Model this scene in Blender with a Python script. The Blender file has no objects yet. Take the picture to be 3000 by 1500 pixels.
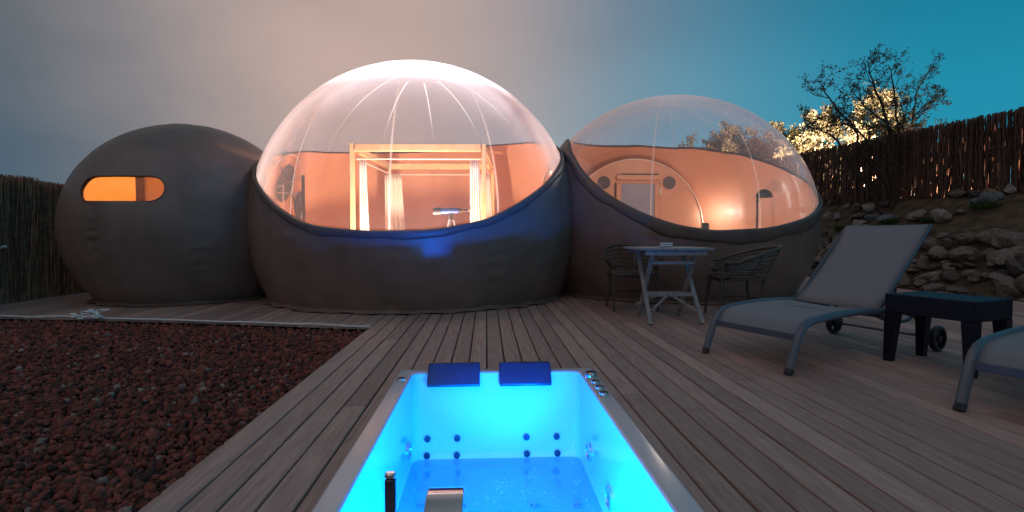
import bpy, bmesh, math, random
import numpy as np
from math import sin, cos, pi, radians, sqrt, asin, atan2, exp
from mathutils import Vector, Matrix
S = bpy.context.scene
COL = S.collection
RND = random.Random(7)

# ------------------------------------------------------------------ camera
cd = bpy.data.cameras.new('camera'); cam = bpy.data.objects.new('camera', cd); COL.objects.link(cam)
cd.sensor_width = 36; cd.lens = 18; cd.clip_start = .02; cd.clip_end = 2000
cam.location = (0, 0, .88); cam.rotation_euler = (radians(90 - 2.367), 0, radians(-2.86))
S.camera = cam

# ------------------------------------------------------------------ sky
W = bpy.data.worlds.new('World'); S.world = W; W.use_nodes = True
wt = W.node_tree; wt.nodes.clear()
def wn(t, **k):
    n = wt.nodes.new(t)
    for a, b in k.items(): setattr(n, a, b)
    return n
def wl(a, b): wt.links.new(a, b)
def wmath(op, a, b=None, clamp=False):
    n = wn('ShaderNodeMath', operation=op, use_clamp=clamp)
    for i, v in enumerate((a, b)):
        if v is None: continue
        if isinstance(v, (int, float)): n.inputs[i].default_value = v
        else: wl(v, n.inputs[i])
    return n.outputs[0]
def wsmooth(v, a, b):
    n = wn('ShaderNodeMapRange', interpolation_type='SMOOTHSTEP')
    wl(v, n.inputs[0]); n.inputs[1].default_value = a; n.inputs[2].default_value = b
    return n.outputs[0]
def wdot(v, d):
    n = wn('ShaderNodeVectorMath', operation='DOT_PRODUCT'); wl(v, n.inputs[0])
    l = sqrt(sum(c * c for c in d)); n.inputs[1].default_value = [c / l for c in d]
    return n.outputs['Value']
def wmix(f, a, b):
    n = wn('ShaderNodeMix', data_type='RGBA')
    wl(f, n.inputs[0])
    for i, v in ((6, a), (7, b)):
        if isinstance(v, tuple): n.inputs[i].default_value = (*v, 1)
        else: wl(v, n.inputs[i])
    return n.outputs[2]
tc = wn('ShaderNodeTexCoord'); dirv = tc.outputs['Generated']
# streaky long-exposure cloud noise
mp = wn('ShaderNodeMapping'); wl(dirv, mp.inputs[0]); mp.inputs['Scale'].default_value = (1.2, 1.2, 3.4); mp.inputs['Rotation'].default_value = (0, .35, .2)
nz = wn('ShaderNodeTexNoise'); wl(mp.outputs[0], nz.inputs[0]); nz.inputs['Scale'].default_value = 1.3; nz.inputs['Detail'].default_value = 3.5; nz.inputs['Roughness'].default_value = .45
cl = nz.outputs[0]
xx = wdot(dirv, (1, 0, 0)); yy = wdot(dirv, (0, 1, 0)); zz = wdot(dirv, (0, 0, 1))
# clear twilight air: teal towards the right, paler near the warm glow
low = wmix(wsmooth(xx, .05, .68), (.245, .35, .41), (.018, .28, .42))
high = wmix(wsmooth(xx, .0, .62), (.20, .245, .32), (.006, .18, .30))
clear = wmix(wsmooth(zz, .12, .46), low, high)
# cloud deck: slate, lit warm by town light above the middle
slate = wmix(wsmooth(zz, .02, .45), (.075, .125, .175), (.105, .125, .14))
gd_ = wmath('ADD', wdot(dirv, (-.15, .93, .32)), wmath('MULTIPLY', wmath('SUBTRACT', cl, .5), .13))
cloud = wmix(wsmooth(gd_, .81, .965), slate, (.265, .245, .255))
cloud = wmix(wsmooth(gd_, .915, 1.015), cloud, (.52, .385, .345))
cloud = wmix(wsmooth(yy, .25, -.4), cloud, (.15, .155, .185))
mask = wsmooth(wmath('ADD', xx, wmath('MULTIPLY', wmath('SUBTRACT', cl, .5), .30)), .44, -.20)
sky = wmix(mask, clear, cloud)
var = wmath('ADD', .86, wmath('MULTIPLY', cl, .28))
sc_ = wn('ShaderNodeVectorMath', operation='SCALE'); wl(sky, sc_.inputs[0]); wl(var, sc_.inputs['Scale'])
bg = wn('ShaderNodeBackground'); wl(sc_.outputs[0], bg.inputs[0]); bg.inputs[1].default_value = 1.0
wo = wn('ShaderNodeOutputWorld'); wl(bg.outputs[0], wo.inputs[0])

# ------------------------------------------------------------------ weak twilight sun
sl = bpy.data.lights.new('sun', 'SUN'); sl.energy = .21; sl.angle = radians(50); sl.color = (1, .78, .68)
so = bpy.data.objects.new('sun', sl); so.rotation_euler = (radians(42), 0, radians(-30)); COL.objects.link(so)

S.view_settings.view_transform = 'Standard'; S.view_settings.look = 'None'
S.view_settings.exposure = 0; S.view_settings.gamma = 1; S.view_settings.use_curve_mapping = False
S.render.engine = 'CYCLES'
cy = S.cycles
cy.use_denoising = True
try: cy.denoiser = 'OPENIMAGEDENOISE'
except Exception: pass
cy.max_bounces = 10; cy.diffuse_bounces = 4; cy.glossy_bounces = 4; cy.transmission_bounces = 6; cy.transparent_max_bounces = 32
cy.sample_clamp_indirect = 6; cy.caustics_reflective = False; cy.caustics_refractive = False

# ------------------------------------------------------------------ material helpers
def mat(name, col, rough=.6, metal=0, spec=.5, var=.0, vscale=8, bump=0, bscale=60, rnd=0, coat=0, stretch=None, attr=None, sheen=0, detail=4):
    """Principled with procedural colour variation, relief and per-object variation."""
    m = bpy.data.materials.new(name); m.use_nodes = True; t = m.node_tree; N = t.nodes; L = t.links
    b = N['Principled BSDF']; b.inputs['Roughness'].default_value = rough; b.inputs['Metallic'].default_value = metal
    b.inputs['Specular IOR Level'].default_value = spec; b.inputs['Coat Weight'].default_value = coat
    b.inputs['Coat Roughness'].default_value = .12
    if sheen: b.inputs['Sheen Weight'].default_value = sheen
    g = N.new('ShaderNodeTexCoord'); vec = g.outputs['Object']
    if stretch:
        mpn = N.new('ShaderNodeMapping'); L.new(vec, mpn.inputs[0]); mpn.inputs['Scale'].default_value = stretch; vec = mpn.outputs[0]
    if rnd:
        oi = N.new('ShaderNodeObjectInfo'); ad = N.new('ShaderNodeVectorMath'); ad.operation = 'ADD'
        sc = N.new('ShaderNodeVectorMath'); sc.operation = 'SCALE'; sc.inputs[0].default_value = (37, 91, 53)
        L.new(oi.outputs['Random'], sc.inputs['Scale']); L.new(vec, ad.inputs[0]); L.new(sc.outputs[0], ad.inputs[1]); vec = ad.outputs[0]
    cur = None
    if attr:
        a = N.new('ShaderNodeAttribute'); a.attribute_name = attr; cur = a.outputs['Color']
    if var or rnd:
        hv = N.new('ShaderNodeHueSaturation')
        if cur is not None: L.new(cur, hv.inputs['Color'])
        else: hv.inputs['Color'].default_value = (*col, 1)
        n1 = N.new('ShaderNodeTexNoise'); n1.inputs['Scale'].default_value = vscale; n1.inputs['Detail'].default_value = detail; L.new(vec, n1.inputs['Vector'])
        mr = N.new('ShaderNodeMapRange'); L.new(n1.outputs[0], mr.inputs[0]); mr.inputs[1].default_value = .3; mr.inputs[2].default_value = .7
        mr.inputs[3].default_value = 1 - var; mr.inputs[4].default_value = 1 + var
        val = mr.outputs[0]
        if rnd:
            r2 = N.new('ShaderNodeMapRange'); L.new(oi.outputs['Random'], r2.inputs[0]); r2.inputs[3].default_value = 1 - rnd; r2.inputs[4].default_value = 1 + rnd
            mu = N.new('ShaderNodeMath'); mu.operation = 'MULTIPLY'; L.new(val, mu.inputs[0]); L.new(r2.outputs[0], mu.inputs[1]); val = mu.outputs[0]
        L.new(val, hv.inputs['Value']); cur = hv.outputs[0]
    if cur is not None: L.new(cur, b.inputs['Base Color'])
    else: b.inputs['Base Color'].default_value = (*col, 1)
    if bump:
        n2 = N.new('ShaderNodeTexNoise'); n2.inputs['Scale'].default_value = bscale; n2.inputs['Detail'].default_value = 5; L.new(vec, n2.inputs['Vector'])
        bp = N.new('ShaderNodeBump'); bp.inputs['Strength'].default_value = bump; bp.inputs['Distance'].default_value = .01; L.new(n2.outputs[0], bp.inputs['Height'])
        L.new(bp.outputs[0], b.inputs['Normal'])
    return m

def film_mat(name, base, graze, tint, pw=3.2):
    """Thin clear PVC film: see-through face on, milky at grazing angles, glossy."""
    m = bpy.data.materials.new(name); m.use_nodes = True; t = m.node_tree; N = t.nodes; L = t.links; N.clear()
    out = N.new('ShaderNodeOutputMaterial')
    lw = N.new('ShaderNodeLayerWeight'); lw.inputs[0].default_value = .5
    def M(op, a, b):
        n = N.new('ShaderNodeMath'); n.operation = op
        for i, v in enumerate((a, b)):
            if isinstance(v, (int, float)): n.inputs[i].default_value = v
            else: L.new(v, n.inputs[i])
        return n.outputs[0]
    f = lw.outputs['Facing']
    tcn = N.new('ShaderNodeTexCoord'); mpn = N.new('ShaderNodeMapping'); mpn.inputs['Scale'].default_value = (1.5, 1.5, .8); L.new(tcn.outputs['Object'], mpn.inputs[0])
    nz = N.new('ShaderNodeTexNoise'); nz.inputs['Scale'].default_value = 2.2; nz.inputs['Detail'].default_value = 6; nz.inputs['Roughness'].default_value = .65; L.new(mpn.outputs[0], nz.inputs[0])
    smear = M('ADD', .55, M('MULTIPLY', nz.outputs[0], .9))
    sc = M('MINIMUM', M('ADD', M('MULTIPLY', smear, base), M('MULTIPLY', M('POWER', f, pw), graze)), 1)
    tr = N.new('ShaderNodeBsdfTransparent'); tr.inputs[0].default_value = tint
    df = N.new('ShaderNodeBsdfDiffuse'); df.inputs[0].default_value = (.78, .80, .95, 1)
    tl = N.new('ShaderNodeBsdfTranslucent'); tl.inputs[0].default_value = (.82, .84, .98, 1)
    m0 = N.new('ShaderNodeMixShader'); m0.inputs[0].default_value = .6; L.new(df.outputs[0], m0.inputs[1]); L.new(tl.outputs[0], m0.inputs[2])
    m1 = N.new('ShaderNodeMixShader'); L.new(sc, m1.inputs[0]); L.new(tr.outputs[0], m1.inputs[1]); L.new(m0.outputs[0], m1.inputs[2])
    gl = N.new('ShaderNodeBsdfGlossy'); gl.inputs['Roughness'].default_value = .06; gl.inputs[0].default_value = (1, 1, 1, 1)
    bp = N.new('ShaderNodeBump'); bp.inputs['Strength'].default_value = .25; bp.inputs['Distance'].default_value = .02; L.new(nz.outputs[0], bp.inputs['Height']); L.new(bp.outputs[0], gl.inputs['Normal'])
    m2 = N.new('ShaderNodeMixShader'); L.new(M('ADD', .04, M('MULTIPLY', M('POWER', f, 4), .55)), m2.inputs[0]); L.new(m1.outputs[0], m2.inputs[1]); L.new(gl.outputs[0], m2.inputs[2])
    L.new(m2.outputs[0], out.inputs[0])
    return m

# ------------------------------------------------------------------ mesh helpers
class MB:
    def __init__(s): s.v = []; s.f = []; s.c = None
    def add(s, v, f):
        o = len(s.v); s.v += [tuple(p) for p in v]; s.f += [tuple(i + o for i in q) for q in f]; return s
    def box(s, c, d, rz=0, bev=0):
        x, y, z = (k / 2 for k in d); ca, sa = cos(rz), sin(rz)
        if bev:
            b = min(bev, x * .9, y * .9, z * .9); P = []
            for zi, ins in ((-z, b), (-z + b, 0), (z - b, 0), (z, b)):
                xs, ys = x - ins, y - ins
                if ins: loop = [(-xs, -ys), (xs, -ys), (xs, ys), (-xs, ys)]; loop = [q for q in loop for _ in (0, 1)]
                else: loop = [(-x, -y + b), (-x + b, -y), (x - b, -y), (x, -y + b), (x, y - b), (x - b, y), (-x + b, y), (-x, y - b)]
                if ins: loop = [(-xs, -ys), (-xs, -ys), (xs, -ys), (xs, -ys), (xs, ys), (xs, ys), (-xs, ys), (-xs, ys)]
                P.append([(c[0] + a * ca - q * sa, c[1] + a * sa + q * ca, c[2] + zi) for a, q in loop])
            V = [P[0][0], P[0][2], P[0][4], P[0][6]] + P[1] + P[2] + [P[3][0], P[3][2], P[3][4], P[3][6]]
            F = [(3, 2, 1, 0), (20, 21, 22, 23)]
            for k in range(8):
                k2 = (k + 1) % 8; F.append((4 + k, 4 + k2, 12 + k2, 12 + k))
            def cap(k): return k // 2 if True else 0
            for k in range(8):
                k2 = (k + 1) % 8; a, b2 = (k // 2) % 4, (k2 // 2) % 4
                if a == b2: F += [(a, 4 + k2, 4 + k), (20 + a, 12 + k, 12 + k2)]
                else: F += [(a, b2, 4 + k2, 4 + k), (20 + a, 12 + k, 12 + k2, 20 + b2)]
            return s.add(V, F)
        V = []
        for zi in (-z, z):
            for a, q in ((-x, -y), (x, -y), (x, y), (-x, y)): V.append((c[0] + a * ca - q * sa, c[1] + a * sa + q * ca, c[2] + zi))
        return s.add(V, [(3, 2, 1, 0), (4, 5, 6, 7), (0, 1, 5, 4), (1, 2, 6, 5), (2, 3, 7, 6), (3, 0, 4, 7)])
    def tube(s, P, r, n=8, closed=False, cap=True, flat=None):
        P = [Vector(p) for p in P]; k = len(P); R = r if isinstance(r, (list, tuple)) else [r] * k
        T = []
        for i in range(k):
            a = P[(i - 1) % k] if (closed or i) else P[0]; b = P[(i + 1) % k] if (closed or i < k - 1) else P[-1]
            T.append((b - a).normalized() if (b - a).length > 1e-9 else Vector((0, 0, 1)))
        u = T[0].orthogonal().normalized() if abs(T[0].z) > .9 else T[0].cross(Vector((0, 0, 1))).normalized()
        V = []
        for i in range(k):
            u = (u - T[i] * u.dot(T[i])); u = u.normalized() if u.length > 1e-6 else T[i].orthogonal().normalized()
            w = T[i].cross(u)
            for j in range(n):
                a = 2 * pi * (j + .5) / n; fu, fw = (1, 1) if not flat else flat
                V.append(P[i] + u * cos(a) * R[i] * fu + w * sin(a) * R[i] * fw)
        F = []
        for i in range(k if closed else k - 1):
            for j in range(n):
                a, b = i * n + j, i * n + (j + 1) % n; c, d = ((i + 1) % k) * n + (j + 1) % n, ((i + 1) % k) * n + j
                F.append((a, b, c, d))
        if cap and not closed: F += [tuple(reversed(range(n))), tuple(range((k - 1) * n, k * n))]
        return s.add(V, F)
    def lathe(s, prof, n=24, c=(0, 0, 0), axis='z', cap=True):
        V = []
        for r, z in prof:
            for j in range(n):
                a = 2 * pi * j / n; p = (r * cos(a), r * sin(a), z)
                if axis == 'y': p = (p[0], p[2], p[1])
                if axis == 'x': p = (p[2], p[0], p[1])
                V.append((p[0] + c[0], p[1] + c[1], p[2] + c[2]))
        k = len(prof); F = [(i * n + j, i * n + (j + 1) % n, (i + 1) * n + (j + 1) % n, (i + 1) * n + j) for i in range(k - 1) for j in range(n)]
        if cap: F += [tuple(reversed(range(n))), tuple(range((k - 1) * n, k * n))]
        return s.add(V, F)
    def grid(s, rows, closed=False):
        n = len(rows[0]); V = [p for r in rows for p in r]
        F = [(i * n + j, i * n + (j + 1) % n, (i + 1) * n + (j + 1) % n, (i + 1) * n + j) for i in range(len(rows) - 1) for j in range(n if closed else n - 1)]
        return s.add(V, F)
    def prism(s, prof, x0, x1, plane='yz'):
        n = len(prof); V = []
        for x in (x0, x1):
            for a, b in prof: V.append((x, a, b) if plane == 'yz' else (a, x, b) if plane == 'xz' else (a, b, x))
        F = [tuple(reversed(range(n))), tuple(range(n, 2 * n))] + [(j, (j + 1) % n, n + (j + 1) % n, n + j) for j in range(n)]
        return s.add(V, F)
    def mesh(s, name, m, off=(0, 0, 0), smooth=True, ang=40):
        me = bpy.data.meshes.new(name)
        if any(off): s.v = [(a - off[0], b - off[1], c - off[2]) for a, b, c in s.v]
        me.from_pydata(s.v, [], s.f); me.update()
        bm = bmesh.new(); bm.from_mesh(me); bmesh.ops.recalc_face_normals(bm, faces=bm.faces); bm.to_mesh(me); bm.free()
        if smooth:
            me.polygons.foreach_set('use_smooth', [True] * len(me.polygons))
            if ang: me.set_sharp_from_angle(angle=radians(ang))
        if m: me.materials.append(m)
        return me
    def build(s, name, m, parent=None, off=None, smooth=True, ang=40):
        if off is None: off = tuple(parent['base']) if parent and 'base' in parent else (0, 0, 0)
        return link(name, s.mesh(name, m, off, smooth, ang), parent)
def link(name, me, parent=None):
    o = bpy.data.objects.new(name, me); COL.objects.link(o)
    if parent: o.parent = parent
    return o
def npmesh(name, V, F, m, parent=None, smooth=False, col=None):
    """fast mesh from numpy verts (n,3) and faces (k,3|4); col: per-vertex colour"""
    me = bpy.data.meshes.new(name); k = F.shape[1]
    me.vertices.add(len(V)); me.vertices.foreach_set('co', np.ascontiguousarray(V, dtype=np.float32).ravel())
    me.loops.add(F.size); me.loops.foreach_set('vertex_index', np.ascontiguousarray(F, dtype=np.int32).ravel())
    me.polygons.add(len(F)); me.polygons.foreach_set('loop_start', np.arange(0, F.size, k, dtype=np.int32))
    if smooth: me.polygons.foreach_set('use_smooth', np.ones(len(F), dtype=bool))
    if col is not None:
        at = me.color_attributes.new('tone', 'FLOAT_COLOR', 'POINT'); at.data.foreach_set('color', np.c_[col, np.ones(len(col))].astype(np.float32).ravel())
    me.update(); me.validate()
    if m: me.materials.append(m)
    return link(name, me, parent)
def tag(o, label=None, cat=None, group=None, kind=None):
    if label: o['label'] = label
    if cat: o['category'] = cat
    if group: o['group'] = group
    if kind: o['kind'] = kind
    return o
def thing(name, label, cat, base=(0, 0, 0), rz=0, group=None, local=False):
    """Empty at the base; parts are given in world coordinates unless local"""
    o = bpy.data.objects.new(name, None); COL.objects.link(o); o.location = base; o.rotation_euler = (0, 0, rz)
    if not local: o['base'] = list(base)
    return tag(o, label, cat, group)
def copy_tree(o, parent=None):
    c = o.copy(); COL.objects.link(c)
    if parent: c.parent = parent
    for ch in list(o.children): copy_tree(ch, c)
    return c
def noise1(*a):
    return sin(a[0] * 1.7 + 1.3) * .5 + sin(a[0] * 3.9 + (a[1] if len(a) > 1 else 0) * 2.3) * .3 + sin((a[1] if len(a) > 1 else 0) * 4.7 + 2.1) * .2
def ico(sub):
    bm = bmesh.new(); bmesh.ops.create_icosphere(bm, subdivisions=sub, radius=1)
    V = np.array([v.co[:] for v in bm.verts]); F = np.array([[v.index for v in f.verts] for f in bm.faces]); bm.free(); return V, F
def smooth_pts(P, n):
    """Catmull-Rom through P, n per span"""
    P = [Vector(p) for p in P]; Q = [P[0] * 2 - P[1]] + P + [P[-1] * 2 - P[-2]]; out = []
    for i in range(1, len(Q) - 2):
        a, b, c, d = Q[i - 1:i + 3]
        for k in range(n):
            t = k / n; out.append(.5 * ((2 * b) + (c - a) * t + (2 * a - 5 * b + 4 * c - d) * t * t + (3 * b - a - 3 * c + d) * t ** 3))
    out.append(P[-1]); return out

# ------------------------------------------------------------------ materials
M = {}
M['wood_deck'] = mat('wood_deck', (.43, .282, .238), .62, var=.22, vscale=5, bump=.4, bscale=30, rnd=.22, stretch=(14, .9, 14), spec=.4)
M['soil'] = mat('soil', (.105, .08, .055), .95, var=.45, vscale=6, bump=1, bscale=25, spec=.1, detail=8)
M['earth'] = mat('earth', (.10, .085, .06), .95, var=.3, vscale=1.5, bump=.6, bscale=12, spec=.1)
M['lava'] = mat('lava', (.2, .08, .06), .9, attr='tone', var=.25, vscale=60, bump=.8, bscale=140, spec=.15)
M['lava_bed'] = mat('lava_bed', (.05, .02, .018), .95, var=.3, vscale=20, bump=1, bscale=60, spec=.1)
M['stone'] = mat('stone', (.165, .145, .125), .85, var=.45, vscale=5, bump=1, bscale=14, rnd=.5, spec=.2, detail=8)
M['fabric'] = mat('fabric', (.228, .155, .128), .42, var=.16, vscale=2.6, bump=.38, bscale=10, spec=.5, detail=7)
M['hem'] = mat('hem', (.155, .115, .10), .42, var=.12, vscale=5, bump=.5, bscale=9, spec=.45)
M['lining'] = mat('lining', (.66, .31, .175), .45, var=.05, vscale=2, bump=.16, bscale=7, spec=.45, coat=.06)
M['dark_vent'] = mat('dark_vent', (.085, .06, .06), .6, var=.1)
M['trim'] = mat('trim', (.75, .55, .42), .35, spec=.6, var=.05)
M['seam'] = None
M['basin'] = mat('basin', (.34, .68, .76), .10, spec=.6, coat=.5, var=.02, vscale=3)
M['acrylic'] = mat('acrylic', (.60, .59, .63), .17, spec=.45, coat=.1, var=.02, vscale=3)
M['navy'] = mat('navy', (.006, .022, .040), .38, var=.1, vscale=10, bump=.06, bscale=80, spec=.5)
M['chrome'] = mat('chrome', (.78, .76, .76), .09, metal=1, var=.03)
M['jet'] = mat('jet', (.012, .02, .045), .3, spec=.6, var=.05)
M['jet_ring'] = mat('jet_ring', (.45, .6, .85), .15, metal=.8, var=.05)
M['rattan'] = mat('rattan', (.085, .065, .05), .45, var=.35, vscale=25, bump=.3, bscale=60, spec=.5)
M['grey_wood'] = mat('grey_wood', (.30, .29, .29), .6, var=.25, vscale=4, bump=.3, bscale=30, stretch=(8, 8, 2), spec=.35)
M['mesh_cloth'] = mat('mesh_cloth', (.235, .24, .26), .65, var=.05, vscale=60, bump=.35, bscale=420, spec=.3)
M['alu'] = mat('alu', (.12, .135, .16), .4, metal=.3, var=.08, vscale=6)
M['black_plastic'] = mat('black_plastic', (.018, .018, .022), .45, var=.15, vscale=20)
M['resin'] = mat('resin', (.010, .011, .022), .45, var=.2, vscale=40, bump=.4, bscale=90, spec=.25)
M['slat'] = mat('slat', (.03, .034, .055), .3, var=.2, vscale=40, bump=.2, bscale=90, spec=.6)
M['white'] = mat('white', (.72, .72, .70), .5, var=.08, vscale=10)
M['rope'] = mat('rope', (.86, .86, .84), .6, var=.1, vscale=40)
M['ceramic'] = mat('ceramic', (.62, .70, .72), .2, spec=.6, var=.05)
M['cane'] = mat('cane', (.105, .066, .05), .75, var=.4, vscale=14, bump=.5, bscale=50, rnd=.35, stretch=(1, 1, .5), spec=.25)
M['brushwood'] = mat('brushwood', (.16, .11, .085), .9, attr='tone', var=.3, vscale=10, spec=.15)
M['bark'] = mat('bark', (.07, .055, .045), .9, var=.35, vscale=20, bump=.8, bscale=50, spec=.2)
M['leaf_dark'] = mat('leaf_dark', (.075, .085, .04), .6, attr='tone', spec=.3)
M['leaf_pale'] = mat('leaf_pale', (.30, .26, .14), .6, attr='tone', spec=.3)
_n = M['leaf_pale'].node_tree; _tl = _n.nodes.new('ShaderNodeBsdfTranslucent'); _mx = _n.nodes.new('ShaderNodeMixShader'); _mx.inputs[0].default_value = .4
_at = [n for n in _n.nodes if n.type == 'ATTRIBUTE'][0]; _n.links.new(_at.outputs['Color'], _tl.inputs[0])
_n.links.new(_n.nodes['Principled BSDF'].outputs[0], _mx.inputs[1]); _n.links.new(_tl.outputs[0], _mx.inputs[2]); _n.links.new(_mx.outputs[0], _n.nodes['Material Output'].inputs[0])
M['grass'] = mat('grass', (.05, .09, .025), .7, attr='tone', spec=.2)
M['curtain'] = mat('curtain', (.82, .72, .62), .8, var=.04, vscale=6, bump=.1, bscale=200, spec=.2)
M['bed_wood'] = mat('bed_wood', (.72, .48, .24), .4, var=.12, vscale=4, bump=.1, bscale=30, stretch=(2, 2, 2), spec=.45)
M['linen'] = mat('linen', (.75, .72, .70), .85, var=.05, vscale=5, bump=.2, bscale=20)
M['blue_paint'] = mat('blue_paint', (.012, .06, .30), .25, coat=.5, var=.05)
M['floor'] = mat('floor', (.30, .20, .14), .5, var=.2, vscale=4, stretch=(1, 8, 1), bump=.1)
M['orange_wall'] = mat('orange_wall', (.75, .41, .115), .45, var=.06, vscale=3, bump=.2, bscale=8, spec=.45)
M['film_big'] = film_mat('film_big', .03, 3.2, (.95, .93, .95, 1), 4.4)
M['film_small'] = film_mat('film_small', .04, .75, (.97, .95, .97, 1))
M['glass'] = film_mat('glass', .10, .3, (.9, .88, .92, 1))
def seam_mat():
    m = bpy.data.materials.new('seam'); m.use_nodes = True; t = m.node_tree; N = t.nodes; L = t.links; N.clear()
    o = N.new('ShaderNodeOutputMaterial'); a = N.new('ShaderNodeBsdfTransparent'); b = N.new('ShaderNodeBsdfTranslucent'); d = N.new('ShaderNodeBsdfDiffuse')
    b.inputs[0].default_value = (.95, .93, .92, 1); d.inputs[0].default_value = (.9, .9, .9, 1)
    x = N.new('ShaderNodeMixShader'); x.inputs[0].default_value = .5; L.new(b.outputs[0], x.inputs[1]); L.new(d.outputs[0], x.inputs[2])
    y = N.new('ShaderNodeMixShader'); y.inputs[0].default_value = .30; L.new(a.outputs[0], y.inputs[1]); L.new(x.outputs[0], y.inputs[2]); L.new(y.outputs[0], o.inputs[0]); return m
M['seam'] = seam_mat()
def water_mat():
    m = bpy.data.materials.new('water'); m.use_nodes = True; t = m.node_tree; N = t.nodes; L = t.links; N.clear()
    o = N.new('ShaderNodeOutputMaterial'); a = N.new('ShaderNodeBsdfTransparent'); a.inputs[0].default_value = (.58, .93, 1, 1)
    g = N.new('ShaderNodeBsdfGlossy'); g.inputs['Roughness'].default_value = .03
    n = N.new('ShaderNodeTexNoise'); n.inputs['Scale'].default_value = 9; n.inputs['Detail'].default_value = 2
    b = N.new('ShaderNodeBump'); b.inputs['Strength'].default_value = .3; b.inputs['Distance'].default_value = .02; L.new(n.outputs[0], b.inputs['Height']); L.new(b.outputs[0], g.inputs['Normal'])
    lw = N.new('ShaderNodeLayerWeight'); lw.inputs[0].default_value = .5
    p = N.new('ShaderNodeMath'); p.operation = 'POWER'; L.new(lw.outputs['Facing'], p.inputs[0]); p.inputs[1].default_value = 4
    q = N.new('ShaderNodeMath'); q.operation = 'MULTIPLY_ADD'; L.new(p.outputs[0], q.inputs[0]); q.inputs[1].default_value = .9; q.inputs[2].default_value = .04
    x = N.new('ShaderNodeMixShader'); L.new(q.outputs[0], x.inputs[0]); L.new(a.outputs[0], x.inputs[1]); L.new(g.outputs[0], x.inputs[2]); L.new(x.outputs[0], o.inputs[0]); return m
M['water'] = water_mat()

# ------------------------------------------------------------------ terrain
def Xb(Y): return 7.58 - (Y - 6.94) * .088
def Xf(Y): return 9.31 - (Y - 8.55) * .1626
def terr(X, Y):
    u = (X - Xb(Y)) / max(.6, Xf(Y) - Xb(Y))
    return float(np.interp(u, [-.12, 0, .35, 1, 1.5], [-.06, 0, .85, 1.65, 1.7]))
big = MB(); r = 900
big.add([(-r, -r, -.62), (r, -r, -.62), (r, r, -.62), (-r, r, -.62)], [(0, 1, 2, 3)])
tag(big.build('ground', M['earth'], smooth=False), kind='structure')
rows = []
for j in range(111):
    Y = -4 + j * .22; row = []
    for i in range(90):
        X = 6.9 + i * .075 if i < 60 else 11.4 + (i - 60) * .5
        z = terr(X, Y) - .02 + (.035 * noise1(X * 5, Y * 5) + .02 * noise1(Y * 13, X * 11) if X > Xb(Y) + .1 else 0)
        row.append((X, Y, z))
    rows.append(row)
tag(MB().grid(rows).build('slope', M['soil'], ang=0), kind='structure')
# level bed under deck level on the camera side (under the gravel and the deck)
bed = MB(); bed.add([(-14, -3, -.10), (-1.0, -3, -.10), (-1.0, 14, -.10), (-14, 14, -.10)], [(0, 1, 2, 3)])
tag(bed.build('gravel_bed', M['lava_bed'], smooth=False), kind='structure')
red = MB(); red.add([(6.3, -3, -.045), (7.9, -3, -.045), (7.9, 14, -.045), (6.3, 14, -.045)], [(0, 1, 2, 3)])
tag(red.build('gravel_strip', M['lava_bed'], smooth=False), kind='structure')

# ------------------------------------------------------------------ bubbles
def periodic(knots):
    ks = sorted(knots); a = np.array([k[0] for k in ks]); z = np.array([k[1] for k in ks])
    A = np.concatenate([a - 360, a, a + 360]); Z = np.concatenate([z, z, z])
    xs = np.arange(-180, 181, 1.0); y = np.interp(np.arange(-200, 201, 1.0), A, Z); ker = np.hanning(15); ker /= ker.sum()
    y = np.convolve(y, ker, 'same')[20:-20]
    return lambda az: float(np.interp((math.degrees(az) + 180) % 360 - 180, xs, y))
BIG = dict(C=(-.995, 7.837, 1.03), R=2.35, Rz=2.35, seams=12, ph=-.015,
    cut=periodic([(-150, 2.38), (-108, 2.23), (-87, 2.06), (-65, 1.78), (-49, 1.49), (-33.3, 1.14), (-23.5, .985), (-8.3, .925), (-2.8, .92), (10.8, .935), (25.8, 1.055), (41.4, 1.36), (57.5, 1.71), (75, 2.05), (89, 2.26), (115, 2.44), (145, 2.5), (180, 2.45)]))
RIGHT = dict(C=(2.9, 8.15, 1.05), R=2.15, Rz=2.0, seams=10, ph=.2,
    cut=periodic([(-177, 2.56), (-125, 2.48), (-95, 2.42), (-75, 2.28), (-60, 1.97), (-48.5, 1.64), (-38.3, 1.37), (-26.8, 1.14), (-16.6, .995), (-4.5, .925), (13.5, .955), (32.9, 1.09), (55.5, 1.33), (73, 1.70), (91.4, 2.0), (113, 2.3), (141, 2.48)]))
LEFT = dict(C=(-4.2, 7.6, .98), R=1.5, Rz=1.45, seams=8, ph=.55, crease=1.15, cut=None)
def pt(B, az, el, off=0):
    C = B['C']; d = (sin(az), -cos(az)); ce = cos(el)
    return (C[0] + (B['R'] + off) * ce * d[0], C[1] + (B['R'] + off) * ce * d[1], C[2] + (B['Rz'] + off) * sin(el))
def seam_d(B, az):
    st = 2 * pi / B['seams']; q = ((az - B['ph']) / st) % 1; q = min(q, 1 - q); return q * st
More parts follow.
